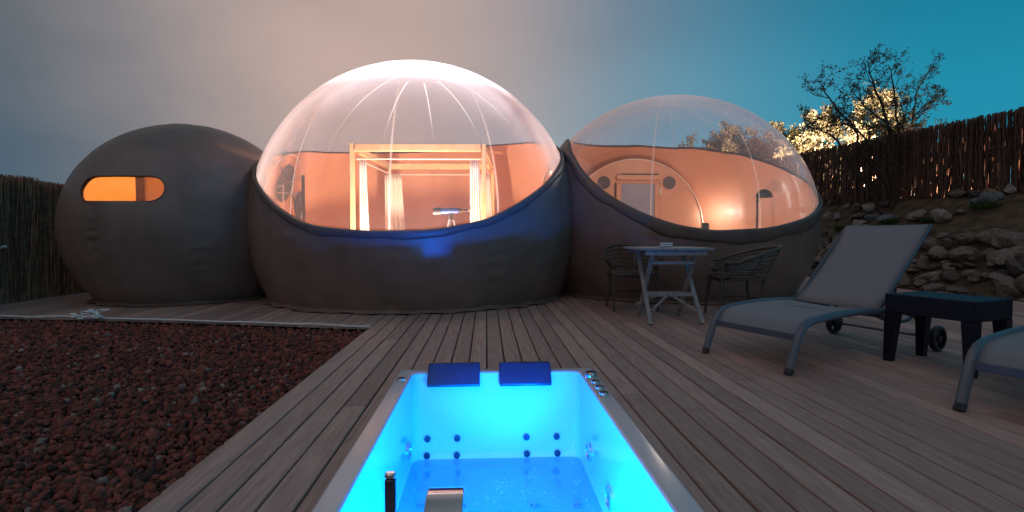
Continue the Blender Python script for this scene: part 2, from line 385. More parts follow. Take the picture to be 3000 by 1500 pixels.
def wrinkle(B, az, el):
    d = seam_d(B, az); k = int(round((az - B['ph']) / (2 * pi / B['seams'])))
    z = el * 2.2
    w = exp(-(d / .06) ** 2) * (sin(z * 40 + d * 26 + k * 2.1 + 3.2 * sin(z * 5 + k)) + .5 * sin(z * 27 - d * 31 + k * 4 + 2 * sin(z * 9))) * .0125 * B.get('crease', .3) * (.10 + .90 * exp(-((el + .16 + .1 * sin(k * 2.3)) / .26) ** 2))
    w *= cos(el)
    w -= (.006 * exp(-(d / .03) ** 2) + .006 * exp(-(d / .12) ** 2)) * cos(el)          # welds pull in
    w += .004 * noise1(az * 3, el * 5) + .001 * noise1(az * 11 + el * 7, el * 14)
    gd = exp(-((el - asin(-B['C'][2] / B['Rz'])) / .14) ** 2)
    w += gd * (.008 * sin(az * 37 + 1.5 * sin(az * 9)) * .6 - .012)           # gathers at the foot
    return w
def el_of(B, z): return asin(max(-1, min(1, (z - B['C'][2]) / B['Rz'])))
def inside(B, p, m=0):
    C = B['C']; return ((p[0] - C[0]) / (B['R'] - m)) ** 2 + ((p[1] - C[1]) / (B['R'] - m)) ** 2 + ((p[2] - C[2]) / (B['Rz'] - m)) ** 2 < 1
def shell(B, naz, nel, e0, e1, off, wr=1, trim=None, hole=None):
    rows = []
    for i in range(nel + 1):
        row = []
        for j in range(naz):
            az = -pi + 2 * pi * j / naz; a, b = e0(az), e1(az); el = a + (b - a) * i / nel
            row.append(pt(B, az, el, off + (wr * wrinkle(B, az, el) if wr else 0)))
        rows.append(row)
    g = MB().grid(rows, closed=True)
    if trim: g.f = [q for q in g.f if not all(inside(T, g.v[i], .07) for i in q for T in trim)]
    return g
def stadium(B, az0, z0, hw, hh, n=40):
    """outline (azimuth, height) of the round-ended window and a nearest-point snap"""
    out = []
    for k in range(n):
        t = 2 * pi * k / n; c, s_ = cos(t), sin(t)
        x = (hw - hh) * (1 if c > 0 else -1) + hh * c; out.append((x, hh * s_))
    return out
R_AZ = 1.45
WIN = dict(az=-.045, z=1.42, hw=.475, hh=.152)
def win_local(B, p):
    C = B['C']; az = atan2(p[0] - C[0], -(p[1] - C[1])); return ((az - WIN['az']) * 1.36, p[2] - WIN['z'] - .06 * (-(az - WIN['az'])) * 0)
def win_sd(x, y):
    a = max(abs(x) - (WIN['hw'] - WIN['hh']), 0); return math.hypot(a, y) - WIN['hh']
def cut_window(B, g, off):
    loc = [win_local(B, p) for p in g.v]; front = [p[1] < B['C'][1] for p in g.v]
    sd = [win_sd(*l) if f else 9 for l, f in zip(loc, front)]
    keep = [q for q in g.f if sum(sd[i] for i in q) / len(q) > 0]
    cut = set(i for q in g.f if sum(sd[i] for i in q) / len(q) <= 0 for i in q); used = set(i for q in keep for i in q)
    for i in cut & used:
        x, y = loc[i]; cx = max(-(WIN['hw'] - WIN['hh']), min(WIN['hw'] - WIN['hh'], x)); d = math.hypot(x - cx, y) or 1e-6
        nx, ny = cx + (x - cx) / d * WIN['hh'], y / d * WIN['hh']
        g.v[i] = pt(B, WIN['az'] + nx / 1.36, el_of(B, WIN['z'] + ny), off)
    g.f = keep; return g
def floor_of(B, root, m):
    rb = B['R'] * sqrt(1 - (B['C'][2] / B['Rz']) ** 2) - .04; C = B['C']
    MB().lathe([(rb, .004), (rb, .03), (.01, .03)], 48, (C[0], C[1], 0)).build('floor', m, root)
def bubble(B, root, naz, trim, film, fabric_top=True):
    z0 = lambda az: el_of(B, .003)
    e1 = (lambda az: el_of(B, B['cut'](az))) if B['cut'] else (lambda az: pi / 2 - .002)
    g = shell(B, naz, 84, z0, e1, 0, 1, trim)
    if not B['cut']: cut_window(B, g, 0)
    ob = g.build('fabric_shell', M['fabric'], root, ang=0)
    gi = shell(B, naz, 60, z0, e1, -.035, 1.7, trim)
    if not B['cut']: cut_window(B, gi, -.035)
    gi.build('lining', M['lining'] if B['cut'] else M['orange_wall'], root, ang=0)
    # ground skirt: flat flange of fabric lying on the deck
    rows = []
    for kk, (dr, z) in enumerate(((-.03, .05), (.012, .018), (.05, .010), (.075, .006))):
        row = []
        for j in range(naz):
            az = -pi + 2 * pi * j / naz; rb = B['R'] * cos(el_of(B, .02)) + dr * (1 + .5 * sin(az * 23 + 2 * sin(az * 7)))
            row.append((B['C'][0] + rb * sin(az), B['C'][1] - rb * cos(az), z + (.006 * sin(az * 41) if kk > 0 else 0) + .006))
        rows.append(row)
    sk = MB().grid(rows, closed=True)
    if trim: sk.f = [q for q in sk.f if not any(inside(T, (*sk.v[i][:2], .12)) for i in q for T in trim)]
    sk.build('skirt', M['fabric'], root, ang=0)
    if B['cut']:
        # hem: folded band along the rim, and the rolled bead on its edge
        wd = B.get('hem', .085); rows = []
        for f, o in ((-.06, .004), (.0, .02), (.15, .026), (.8, .022), (1, .012), (1.03, -.01)):
            row = []
            for j in range(naz):
                az = -pi + 2 * pi * j / naz; z = B['cut'](az) - f * wd * (1 + .12 * sin(az * 13) + .06 * sin(az * 31))
                el = el_of(B, z); row.append(pt(B, az, el, o + wrinkle(B, az, el) * .8 + .004 * sin(az * 90 + f * 5 + 2 * sin(az * 11))))
            rows.append(row)
        h = MB().grid(rows, closed=True)
        if trim: h.f = [q for q in h.f if not all(inside(T, h.v[i], .0) for i in q for T in trim)]
        h.build('hem', M['hem'], root, ang=0)
        d = shell(B, 128, 56, e1, lambda az: pi / 2 - .002, -.012, 0, trim)
        # film bellies slightly between its welded gores
        nv = []
        for p in d.v:
            az = atan2(p[0] - B['C'][0], -(p[1] - B['C'][1])); rr = math.hypot(p[0] - B['C'][0], p[1] - B['C'][1]) / B['R']
            k = 1 - .006 * exp(-(seam_d(B, az) / .1) ** 2) * min(1, rr * 2)
            nv.append((B['C'][0] + (p[0] - B['C'][0]) * k, B['C'][1] + (p[1] - B['C'][1]) * k, p[2]))
        d.v = nv; d.build('clear_dome', film, root, ang=0)
        st = 2 * pi / B['seams']
        for k in range(B['seams']):
            az = B['ph'] + k * st; rows = []; a0 = e1(az)
            for i in range(29):
                el = a0 + (1.36 - a0) * i / 28; ww = .011 / (B['R'] * max(.15, cos(el)))
                rows.append([pt(B, az - ww, el, -.03), pt(B, az, el, -.026), pt(B, az + ww, el, -.03)])
            sm = MB().grid(rows)
            if trim and all(inside(T, sm.v[40]) for T in trim): continue
            sm.build('seam', M['seam'], root, ang=0)
    return ob
b_big = thing('bubble_tent', 'largest bubble in the middle, clear dome over brown fabric with canopy bed inside', 'bubble tent', (BIG['C'][0], BIG['C'][1], 0))
b_right = thing('bubble_tent', 'bubble behind the bistro table, clear dome over a slanting hem with door inside', 'bubble tent', (RIGHT['C'][0], RIGHT['C'][1], 0))
b_left = thing('bubble_tent', 'opaque brown fabric bubble with one small pill shaped lit window', 'bubble tent', (LEFT['C'][0], LEFT['C'][1], 0))
RIGHT['hem'] = .15
bubble(BIG, b_big, 240, None, M['film_big']); floor_of(BIG, b_big, M['floor'])
bubble(RIGHT, b_right, 220, [BIG], M['film_small']); floor_of(RIGHT, b_right, M['floor'])
bubble(LEFT, b_left, 260, [BIG], None); floor_of(LEFT, b_left, M['floor'])
# window of the left bubble
P = stadium(LEFT, 0, 0, WIN['hw'], WIN['hh'], 56)
ring = [pt(LEFT, WIN['az'] + x / 1.36, el_of(LEFT, WIN['z'] + y), .004) for x, y in P]
wf = MB().tube(ring, .005, 8, closed=True).build('window', M['hem'], b_left, ang=0)
rows = [[pt(LEFT, WIN['az'] + x * k / 1.36, el_of(LEFT, WIN['z'] + y * k), -.012) for x, y in P] for k in (1, .7, .35, .02)]
MB().grid(rows, closed=True).build('pane', M['glass'], wf, off=tuple(b_left['base']), ang=0)
# entrance arch inside the right bubble: end wall of the entry tunnel, with door and two round vents
ax, ay, az_, ar = 2.79, 9.52, .99, 1.30
n = 64
rows = []
for k in (.0, .25, .5, .75, 1):
    rows.append([(ax + ar * k * cos(2 * pi * j / n), ay - .0 + .012 * noise1(j * .9, k * 6), max(.035, az_ + ar * k * sin(2 * pi * j / n))) for j in range(n)])
ew = MB().grid(rows, closed=True).build('entrance_wall', M['lining'], b_right, ang=0)
off = tuple(b_right['base'])
arc = [(ax + ar * cos(t), ay - .012, max(.03, az_ + ar * sin(t))) for t in [(-.9 + (pi + 1.8) * j / 60) for j in range(61)]]
MB().tube(arc, .014, 8).build('piping', M['trim'], ew, off=off, ang=0)
rows = [[(p[0] + (.03 if q else 0) * (p[0] - ax) / ar, ay + q, p[2] + (.03 if q else 0) * (p[2] - az_) / ar) for p in arc] for q in (.0, .1, .6, 1.2)]
MB().grid(rows).build('tunnel', M['lining'], ew, off=off, ang=0)
dx0, dx1, dzt = 2.465, 3.195, 1.95
fr = MB()
fr.box(((dx0 + dx1) / 2, ay - .03, dzt), (dx1 - dx0 + .09, .06, .09), bev=.008).box((dx0, ay - .03, .93), (.09, .06, 1.79), bev=.008).box((dx1, ay - .03, .93), (.09, .06, 1.79), bev=.008)
door = fr.build('door', M['lining'], b_right)
MB().box(((dx0 + dx1) / 2, ay - .025, .95), (dx1 - dx0 - .08, .015, 1.76)).build('pane', mat('door_glass', (.32, .28, .33), .08, spec=.7, coat=.6, var=.06), door, off=off)  # opaque pane, the reflected sky is put into its purple-grey colour
MB().box((dx1 + .06, ay - .05, 1.69), (.02, .03, .12), bev=.004).build('hinge', M['white'], door, off=off)
gp = MB().box(((dx0 + dx1) / 2 + .03, ay - .02, dzt + .062), (dx1 - dx0, .03, .016)).box((dx0 - .058, ay - .02, .95), (.014, .03, 1.8)).box((dx1 + .05, ay - .02, .95), (.008, .03, 1.8))
gp.build('gap_strip', M['dark_vent'], door, off=off)
for vx in (2.19, 3.43):
    MB().lathe([(.12, 0), (.12, .012), (.108, .018), (.001, .018)], 32, (vx, ay - .026, 1.855), 'y').build('vent', M['dark_vent'], b_right)
# passage outline and dark openings on the left wall of the big bubble
def wall_disc(B, az, z, ra, rz_, off, n=32, k=1):
    return [pt(B, az + ra * cos(2 * pi * j / n) / B['R'] * k, el_of(B, z + rz_ * k * sin(2 * pi * j / n)), off) for j in range(n)]
for az, z, ra, rz_ in ((-1.75, 1.70, .22, .30), (-1.38, 1.50, .20, .30), (-1.94, 1.36, .10, .26)):
    MB().grid([wall_disc(BIG, az, z, ra, rz_, -.07, 32, k) for k in (1, .6, .2, .01)], closed=True).build('vent', M['dark_vent'], b_big, ang=0)
MB().tube(wall_disc(BIG, -1.72, 1.3, .62, .85, -.06, 60), .012, 6, closed=True).build('passage_seam', M['trim'], b_big, ang=0)

# ------------------------------------------------------------------ room lights of the bubbles and added fill lamps
def lamp(name, loc, power, col, rad=.08, kind='POINT', rot=None, **k):
    l = bpy.data.lights.new(name, kind); l.energy = power; l.color = col
    if kind in ('POINT', 'SPOT'): l.shadow_soft_size = rad
    for a, b in k.items(): setattr(l, a, b)
    o = bpy.data.objects.new(name, l); o.location = loc; COL.objects.link(o)
    if rot is not None: o.rotation_euler = Vector(rot).to_track_quat('-Z', 'Y').to_euler()
    return o
WARM = (1, .80, .62)
lamp('room_and_fill_lamp', (-.85, 6.10, .36), 420, WARM, .06)
lamp('room_and_fill_lamp', (-2.45, 7.1, .32), 30, WARM, .09)
lamp('room_and_fill_lamp', (.65, 7.1, .32), 30, WARM, .09)
lamp('room_and_fill_lamp', (-.95, 7.70, 2.25), 420, (1, .92, .86), .14, 'SPOT', rot=(0, .02, 1), spot_size=radians(150), spot_blend=.35)  # added uplight, whitens the film at the top of the dome
lamp('room_and_fill_lamp', (2.9, 8.1, 2.55), 16, WARM, .1)  # added fill for the dark upper lining of the right bubble
lamp('lantern_lamp', (4.22, 9.36, 1.24), 9, (1, .92, .84), .05)
lamp('room_and_fill_lamp', (2.85, 6.85, .75), 62, WARM, .1)
lamp('bath_lamp', (-4.3, 7.35, 2.0), 75, (1, .76, .42), .08)

# ------------------------------------------------------------------ bed and things inside the big bubble
FL, FR, BL = Vector((-1.755, 6.85, 0)), Vector((-.03, 6.78, 0)), Vector((-1.62, 8.7, 0)); BR = FR + BL - FL
bed = thing('canopy_bed', 'wooden four poster canopy bed with gathered white curtains in the clear bubble', 'bed', tuple((FL + BR) / 2))
HT = 2.07
for p in (FL, FR, BL, BR): MB().box((p.x, p.y, HT / 2 + .02), (.058, .058, HT - .03), bev=.006).build('post', M['bed_wood'], bed)
def beam(a, b, z, w, h):
    d = b - a; return MB().box(((a.x + b.x) / 2, (a.y + b.y) / 2, z), (d.length - .078, w, h), atan2(d.y, d.x), .006)
for a, b in ((FL, FR), (BL, BR), (FL, BL), (FR, BR)): beam(a, b, HT - .05, .06, .095).build('rail', M['bed_wood'], bed)
for a, b in ((FL, FR), (BL, BR), (FL, BL), (FR, BR)):
    i = (b - a).normalized(); nrm = Vector((-i.y, i.x, 0)) * (1 if (a is FL and b is FR) or a is FR else -1)
    q = .045
    MB().tube([a + i * .05 + nrm * q + Vector((0, 0, HT - .19)), b - i * .05 + nrm * q + Vector((0, 0, HT - .19))], .012, 8).build('curtain_rod', M['trim'], bed)
ctr = (FL + BR) / 2
def curtain(p, ang, w0, w1, z1=HT - .19):
    rows = []; n = 44; d = Vector((cos(ang), sin(ang), 0)); nn = Vector((-d.y, d.x, 0))
    for i in range(15):
        t = i / 14; w = w0 + (w1 - w0) * t ** 1.3; z = z1 - (z1 - .05) * t; row = []
        for j in range(n):
            s_ = j / (n - 1); fold = .085 * w * (1 + .3 * t) * sin(s_ * 2 * pi * 4.5 + .4 * sin(t * 4)) ; row.append(p + d * (s_ * w) + nn * fold + Vector((0, 0, z)))
        rows.append(row)
    return MB().grid(rows)
e = (FR - FL).normalized(); f = (BL - FL).normalized()
for p, a, w0, w1 in ((FL + e * .07 + f * .05, atan2(e.y, e.x), .10, .17), (FR - e * .19 + f * .05, atan2(e.y, e.x), .12, .22), (BL + e * -.06 - f * .06, atan2(e.y, e.x), .28, .42), (BR - e * .2 - f * .06, atan2(e.y, e.x), .16, .3)):
    c = curtain(p, a, w0, w1).build('curtain', M['curtain'], bed, ang=0)
    so_ = c.modifiers.new('thick', 'SOLIDIFY'); so_.thickness = .004
MB().box((ctr.x, ctr.y, .30), (1.62, 1.78, .30), 0.04, .02).build('bed_base', M['bed_wood'], bed)
MB().box((ctr.x, ctr.y, .55), (1.58, 1.74, .20), 0.04, .05).build('mattress', M['linen'], bed)
for k in (-.4, .4): MB().box((ctr.x + k, ctr.y + .62, .71), (.62, .36, .13), 0.04, .05).build('pillow', M['linen'], bed)

tel = thing('telescope', 'small blue telescope on a tripod in front of the canopy bed', 'telescope', (-.43, 6.3, .03))
MB().tube([(-.56, 6.3, 1.17), (-.34, 6.3, 1.175)], .038, 20).build('tube', M['blue_paint'], tel)
MB().tube([(-.645, 6.3, 1.165), (-.555, 6.3, 1.17)], .045, 20).build('dew_shield', M['black_plastic'], tel)
MB().tube([(-.345, 6.3, 1.175), (-.31, 6.3, 1.176), (-.30, 6.3, 1.176), (-.22, 6.3, 1.178)], [.03, .03, .018, .018], 16).build('focuser', M['black_plastic'], tel)
MB().tube([(-.23, 6.3, 1.178), (-.2, 6.3, 1.18), (-.2, 6.3, 1.24)], .014, 12).build('eyepiece', M['chrome'], tel)
MB().box((-.43, 6.3, 1.10), (.06, .05, .09), bev=.008).build('mount', M['black_plastic'], tel)
for a in (.4, 2.5, 4.6): MB().tube([(-.43 + .03 * cos(a), 6.3 + .03 * sin(a), 1.07), (-.43 + .3 * cos(a), 6.3 + .3 * sin(a), .04)], .011, 8).build('leg', M['alu'], tel)

rk = thing('clothes_rack', 'thin metal clothes stand with open arms by the left wall inside the largest bubble', 'clothes rack', (-3.0, 8.05, .03))
MB().tube([(-3.11, 8.05, .05), (-3.11, 8.05, 1.64)], .012, 8).build('pole', M['chrome'], rk)
MB().tube([(-2.83, 8.12, .05), (-2.83, 8.12, 1.80)], .022, 10).build('upright', M['black_plastic'], rk)
MB().tube([(-2.83, 8.10, 1.78), (-3.02, 8.06, 1.70), (-3.2, 8.02, 1.62)], .007, 6).build('arm', M['chrome'], rk)
MB().tube([(-3.11, 8.05, 1.63), (-3.36, 7.98, 1.56), (-3.36, 7.98, 1.53), (-2.9, 8.1, 1.52)], .008, 6).build('arm', M['chrome'], rk)
MB().tube([(-3.3, 7.9, .05), (-3.11, 8.05, .09), (-2.83, 8.12, .09), (-2.7, 8.2, .05)], .014, 8).build('base', M['chrome'], rk)

fl = thing('floor_lamp', 'black floor lamp with half dome shade beside the rear wall of the table side bubble', 'lamp', (4.42, 8.18, .03))
MB().tube([(4.42, 8.18, .05), (4.42, 8.18, 1.50)], .017, 10).build('pole', M['black_plastic'], fl)
for z in (.9, 1.12, 1.42): MB().tube([(4.42, 8.18, z), (4.42, 8.18, z + .03)], .023, 10).build('collar', M['black_plastic'], fl)
MB().lathe([(.14, 0), (.14, .02), (.01, .03)], 20, (4.42, 8.18, .03)).build('base', M['black_plastic'], fl)
MB().lathe([(.005, .135), (.05, .127), (.09, .10), (.118, .06), (.13, .0), (.12, .0), (.105, .05), (.04, .11), (.004, .118)], 28, (4.53, 8.18, 1.49), cap=False).build('shade', M['black_plastic'], fl)

cn = thing('lantern', 'short dark lantern glowing against the rear wall of the table side bubble', 'lantern', (4.05, 9.3, .03))
MB().lathe([(.10, .03), (.10, .05), (.03, .07), (.03, .72), (.16, .74), (.16, .77)], 20, (4.05, 9.3, 0)).build('stand', M['black_plastic'], cn)
MB().lathe([(.065, .77), (.065, 1.08), (.055, 1.10), (.05, 1.09), (.05, .80)], 20, (4.05, 9.3, 0)).build('body', M['navy'], cn)

# shower screen seen through the window of the left bubble
sh = thing('shower_cabin', 'dark post and pale shower panel seen through the pill window', 'shower', (-3.85, 7.1, .03))
MB().box((-4.47, 6.9, 1.05), (.10, .07, 2.0), bev=.006).build('post', mat('brown_post', (.10, .05, .035), .5, var=.1), sh)
MB().box((-4.21, 6.9, 1.05), (.42, .02, 2.0)).build('panel', M['curtain'], sh)

# ------------------------------------------------------------------ deck
deck = bpy.data.objects.new('deck', None); COL.objects.link(deck); tag(deck, kind='structure')
BW, GAP, X0 = .1235, .0095, -1.11
def board_mesh(w, l):
    return MB().box((0, 0, -.0125), (w, l, .025), bev=.004).mesh('board', M['wood_deck'], smooth=False)
def board(x, y0, y1, z=0):
    o = link('board', board_mesh(BW - GAP, y1 - y0), deck); o.location = (x, (y0 + y1) / 2, z + RND.uniform(-.0015, .0012)); o.rotation_euler = (0, RND.uniform(-.004, .004), 0)
for k in range(66):
    x = X0 + BW * (k + .5)
    ye = 11.3
    if x > 6.6: ye = 6.2 + (x - 6.75) * 6.0 if x > 6.75 else 11.3
    ye = min(11.3, max(ye, 6.0)) if x > 6.75 else ye
    if -.512 < x < .634:
        board(x, -.6, 1.04)
        j = RND.choice((5.2, 6.4)); board(x, 3.19, j - .003); board(x, j + .003, ye if abs(x) > 9 else 6.6); continue
    j = RND.uniform(2.2, 4.2) if k % 2 else RND.uniform(4.2, 6.0)
    board(x, -.6, j - .003); board(x, j + .003, ye)
LINE = [(-5.27, 5.72), (-4.2, 5.56), (-3.35, 5.39), (-2.3, 5.17), (-1.1, 4.87)]
for k in range(52):
    x = X0 - BW * (k + .5); y0 = float(np.interp(x, [p[0] for p in LINE], [p[1] for p in LINE])) if x > -5.27 else 5.72 - (x + 5.27) * .15
    board(x, y0 + .02, 9.6)
# joists under the deck edge
jb = MB().box((-1.13, 2.2, -.065), (.03, 5.4, .075)).build('fascia', M['wood_deck'], deck, smooth=False)

# ------------------------------------------------------------------ red lava gravel
def gravel():
    rs = np.random.RandomState(5)
    var = []
    for sub in (2, 1):
        V, F = ico(sub); L = []
        for k in range(8):
            rr = np.random.RandomState(50 + k); D = np.zeros(len(V))
            for _ in range(7):
                d = rr.normal(size=3); d /= np.linalg.norm(d); D += rr.uniform(.05, .16) * np.sin(V @ d * rr.uniform(1.5, 4.5) + rr.uniform(0, 6))
            cl = V * (1 + D)[:, None]
            for _ in range(4):
                d = rr.normal(size=3); d /= np.linalg.norm(d); h = rr.uniform(.62, .85); s_ = cl @ d; cl = cl - np.maximum(0, s_ - h)[:, None] * d * .85
            L.append(cl)
        var.append((L, F))
    pts = []
    def put(cell, y0, y1, zoff, smin, smax):
        nx = int(6.6 / cell); ny = int((y1 - y0) / cell)
        for j in range(ny):
            for i in range(nx):
                x = -1.135 - (i + rs.uniform(-.1, 1.1)) * cell; y = y0 + (j + rs.uniform(-.1, 1.1)) * cell
                if x < -y * 1.06 - .35 or x > -1.15: continue
                lim = float(np.interp(x, [p[0] for p in LINE], [p[1] for p in LINE])) - .015
                if y > lim: continue
                pts.append((x, y, zoff + rs.uniform(-.012, .012), rs.uniform(smin, smax)))
    put(.032, 1.0, 3.0, -.055, .014, .024); put(.028, 1.0, 3.0, -.040, .009, .021)
    put(.038, 3.0, 5.8, -.058, .017, .027); put(.038, 3.0, 5.8, -.040, .012, .023)
    VV, FF, CC = [], [], []; o = 0
    for (x, y, z, s_) in pts:
        L, F = var[0 if y < 2.0 else 1]; V = L[rs.randint(8)]
        if rs.rand() < .05: s_ *= rs.uniform(1.3, 1.8)
        q = rs.normal(size=4); q /= np.linalg.norm(q); w, a, b, c = q
        Rm = np.array([[1 - 2 * (b * b + c * c), 2 * (a * b - c * w), 2 * (a * c + b * w)], [2 * (a * b + c * w), 1 - 2 * (a * a + c * c), 2 * (b * c - a * w)], [2 * (a * c - b * w), 2 * (b * c + a * w), 1 - 2 * (a * a + b * b)]])
        VV.append((V * np.array([1.15, .95, .8])) @ Rm.T * s_ + (x, y, z)); FF.append(F + o); o += len(V)
        t = rs.rand(); k = rs.uniform(.6, 1.25)
        base = np.array((.29, .086, .062)) if t < .55 else np.array((.20, .072, .055)) if t < .8 else np.array((.12, .058, .05)) if t < .975 else np.array((.36, .25, .22))
        CC.append(np.tile(base * k, (len(V), 1)))
    ob = npmesh('gravel', np.concatenate(VV), np.concatenate(FF), M['lava'], smooth=True, col=np.concatenate(CC))
    tag(ob, kind='stuff')
gravel()

# ------------------------------------------------------------------ hot tub
tub = thing('hot_tub', 'white square hot tub glowing cyan, sunk into the wooden deck', 'hot tub', (.06, 2.2, -.5))
def rrect(x0, x1, y0, y1, r, z, n=6):
    P = []
    for cx, cy_, a0 in ((x1 - r, y1 - r, 0), (x0 + r, y1 - r, pi / 2), (x0 + r, y0 + r, pi), (x1 - r, y0 + r, 1.5 * pi)):
        for k in range(n + 1):
            a = a0 + pi / 2 * k / n; P.append((cx + r * cos(a), cy_ + r * sin(a), z))
    return P
OX0, OX1, OY0, OY1 = -.545, .672, 1.02, 3.225
IX0, IX1, IY0, IY1 = -.455, .577, 1.385, 3.148
rows = [rrect(OX0 + .01, OX1 - .01, OY0 + .01, OY1 - .01, .012, .004), rrect(OX0, OX1, OY0, OY1, .014, .012), rrect(OX0, OX1, OY0, OY1, .014, .024), rrect(OX0 + .006, OX1 - .006, OY0 + .006, OY1 - .006, .014, .030),
        rrect(OX0 + .014, OX1 - .014, OY0 + .014, OY1 - .014, .014, .0302), rrect(IX0 - .016, IX1 + .016, IY0 - .016, IY1 + .016, .062, .0302),
        rrect(IX0 - .008, IX1 + .008, IY0 - .008, IY1 + .008, .058, .0295), rrect(IX0, IX1, IY0, IY1, .052, .022)]
MB().grid(rows, closed=True).build('rim', M['acrylic'], tub, ang=50)
rows = [rrect(IX0, IX1, IY0, IY1, .052, .022), rrect(IX0 + .004, IX1 - .004, IY0 + .01, IY1 - .012, .052, -.02), rrect(IX0 + .01, IX1 - .01, IY0 + .05, IY1 - .085, .055, -.33), rrect(IX0 + .014, IX1 - .014, IY0 + .08, IY1 - .12, .06, -.42),
        rrect(IX0 + .022, IX1 - .022, IY0 + .10, IY1 - .15, .06, -.465), rrect(IX0 + .045, IX1 - .045, IY0 + .13, IY1 - .19, .06, -.492), rrect(IX0 + .09, IX1 - .09, IY0 + .18, IY1 - .25, .05, -.5), rrect(.05, .07, 2.2, 2.25, .008, -.5)]
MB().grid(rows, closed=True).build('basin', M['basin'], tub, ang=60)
def headrest(x0, x1):
    prof = [(3.215, .034), (3.225, .062), (3.205, .080), (3.18, .080), (3.10, .005), (3.082, -.03), (3.084, -.042), (3.10, -.045), (3.135, -.02), (3.138, .032)]
    o = MB().prism(prof, x0, x1).build('headrest', M['navy'], tub, ang=35)
    b = o.modifiers.new('round', 'BEVEL'); b.width = .006; b.segments = 2
headrest(-.362, -.042); headrest(.078, .398)
def knob(x, y, r, h, part='knob'):
    MB().lathe([(r * 1.12, .030), (r * 1.12, .034), (r, .037), (r, .03 + h - .004), (r * .93, .03 + h), (.001, .03 + h)], 28, (x, y, 0)).build(part, M['chrome'], tub)
knob(-.500, 2.985, .024, .016, 'air_valve')
knob(.622, 2.996, .033, .034, 'diverter_knob')
for y_ in (2.872, 2.764, 2.658): knob(.622, y_, .024, .018)
def wall_y(z): return float(np.interp(z, [-.492, -.465, -.42, -.33, -.02, .022], [IY1 - .19, IY1 - .15, IY1 - .12, IY1 - .085, IY1 - .012, IY1]))
for x_ in (-.36, -.182, .236, .42):
    for z in (-.345, -.432):
        yy_ = wall_y(z); MB().lathe([(.019, -.012), (.019, .0), (.014, .006), (.001, .004)], 18, (x_ + .004, yy_ - .004, z), 'y').build('jet', M['jet'], tub)
for sx, y_, z in ((-1, 2.86, -.335), (1, 2.75, -.315), (1, 2.285, -.33)):
    xw = (IX0 + .009) if sx < 0 else (IX1 - .009)
    q = MB().lathe([(.052, 0), (.052, -.012 * sx), (.042, -.016 * sx), (.038, -.006 * sx), (.036, .0)], 28, (xw, y_, z), 'x', cap=False).build('side_jet', M['jet_ring'], tub)
    MB().lathe([(.036, .002 * -sx), (.026, -.012 * sx), (.012, -.014 * sx), (.001, -.006 * sx)], 20, (xw, y_, z), 'x').build('nozzle', M['chrome'], q, off=tuple(tub['base']))
for x_, y_ in ((-.339, 2.568), (-.13, 2.56), (.242, 2.542), (.46, 2.531)):
    MB().lathe([(.022, -.5), (.022, -.494), (.016, -.489), (.012, -.494), (.001, -.494)], 18, (x_, y_, 0)).build('floor_jet', M['jet_ring'], tub)
sp = [(1.34, .03), (1.342, .085), (1.356, .115), (1.385, .136), (1.425, .146), (1.47, .142), (1.515, .124), (1.513, .114), (1.468, .130), (1.425, .134), (1.39, .124), (1.369, .108), (1.359, .085), (1.358, .03)]
o = MB().prism(sp, -.172, -.066).build('spout', M['chrome'], tub, ang=50)
b = o.modifiers.new('round', 'BEVEL'); b.width = .003; b.segments = 2
MB().box((-.259, 1.365, .128), (.028, .022, .196), bev=.004).build('hand_shower', mat('gunmetal', (.10, .09, .12), .18, metal=.9, var=.05), tub)
MB().box((-.259, 1.365, .2345), (.028, .022, .016), bev=.004).build('hand_shower_cap', M['chrome'], tub)
wrow = [rrect(IX0 + .018, IX1 - .018, IY0 + .09, IY1 - .135, .06, -.452), rrect(IX0 + .2, IX1 - .2, IY0 + .3, IY1 - .3, .06, -.452), rrect(.05, .07, 2.2, 2.25, .008, -.452)]
tag(MB().grid(wrow, closed=True).build('water', M['water'], ang=0), kind='structure')
bb = MB(); rb = random.Random(3)
for _ in range(170):
    a = rb.uniform(0, 6.28); rr = abs(rb.gauss(0, .24)); r_ = rb.uniform(.0015, .0038); bb.lathe([(r_, 0), (r_ * .7, r_ * .7), (.0002, r_)], 6, (max(-.38, min(.5, .1 + rr * cos(a) * 1.3)), min(2.92, 2.66 + rr * sin(a) * .7), -.452))
tag(bb.build('water_bubbles', M['white'], ang=0), kind='stuff')
# underwater LEDs of the tub
lamp('tub_led', (.40, 1.72, -.36), 120, (.0, .24, 1.0), .035)
lamp('tub_led', (-.28, 1.80, -.33), 62, (.0, .28, 1.0), .05)
lamp('tub_beam', (.30, 1.95, -.285), 430, (.0, .085, 1.0), .02, 'SPOT', rot=(-.16, 1.0, .26), spot_size=radians(46), spot_blend=.9)

# ------------------------------------------------------------------ bistro table, chairs and the dish on it
tb = thing('bistro_table', 'weathered grey folding wooden table with crossed legs', 'table', (1.87, 5.2, 0))
tx0, tx1, ty0, ty1, tz = 1.50, 2.235, 4.90, 5.56, .752
for k in range(7):
    w = (ty1 - ty0) / 7; MB().box(((tx0 + tx1) / 2, ty0 + w * (k + .5), tz - .012), (tx1 - tx0, w - .006, .024), bev=.004).build('slat', M['grey_wood'], tb, smooth=False)
MB().box(((tx0 + tx1) / 2, ty0 + .05, tz - .05), (tx1 - tx0 - .12, .022, .05), bev=.003).build('apron', M['grey_wood'], tb, smooth=False)
MB().box(((tx0 + tx1) / 2, ty1 - .05, tz - .05), (tx1 - tx0 - .12, .022, .05), bev=.003).build('apron', M['grey_wood'], tb, smooth=False)
def leg(a, b, w=.021): return MB().tube([a, b], w, 4, flat=(1.25, .9))
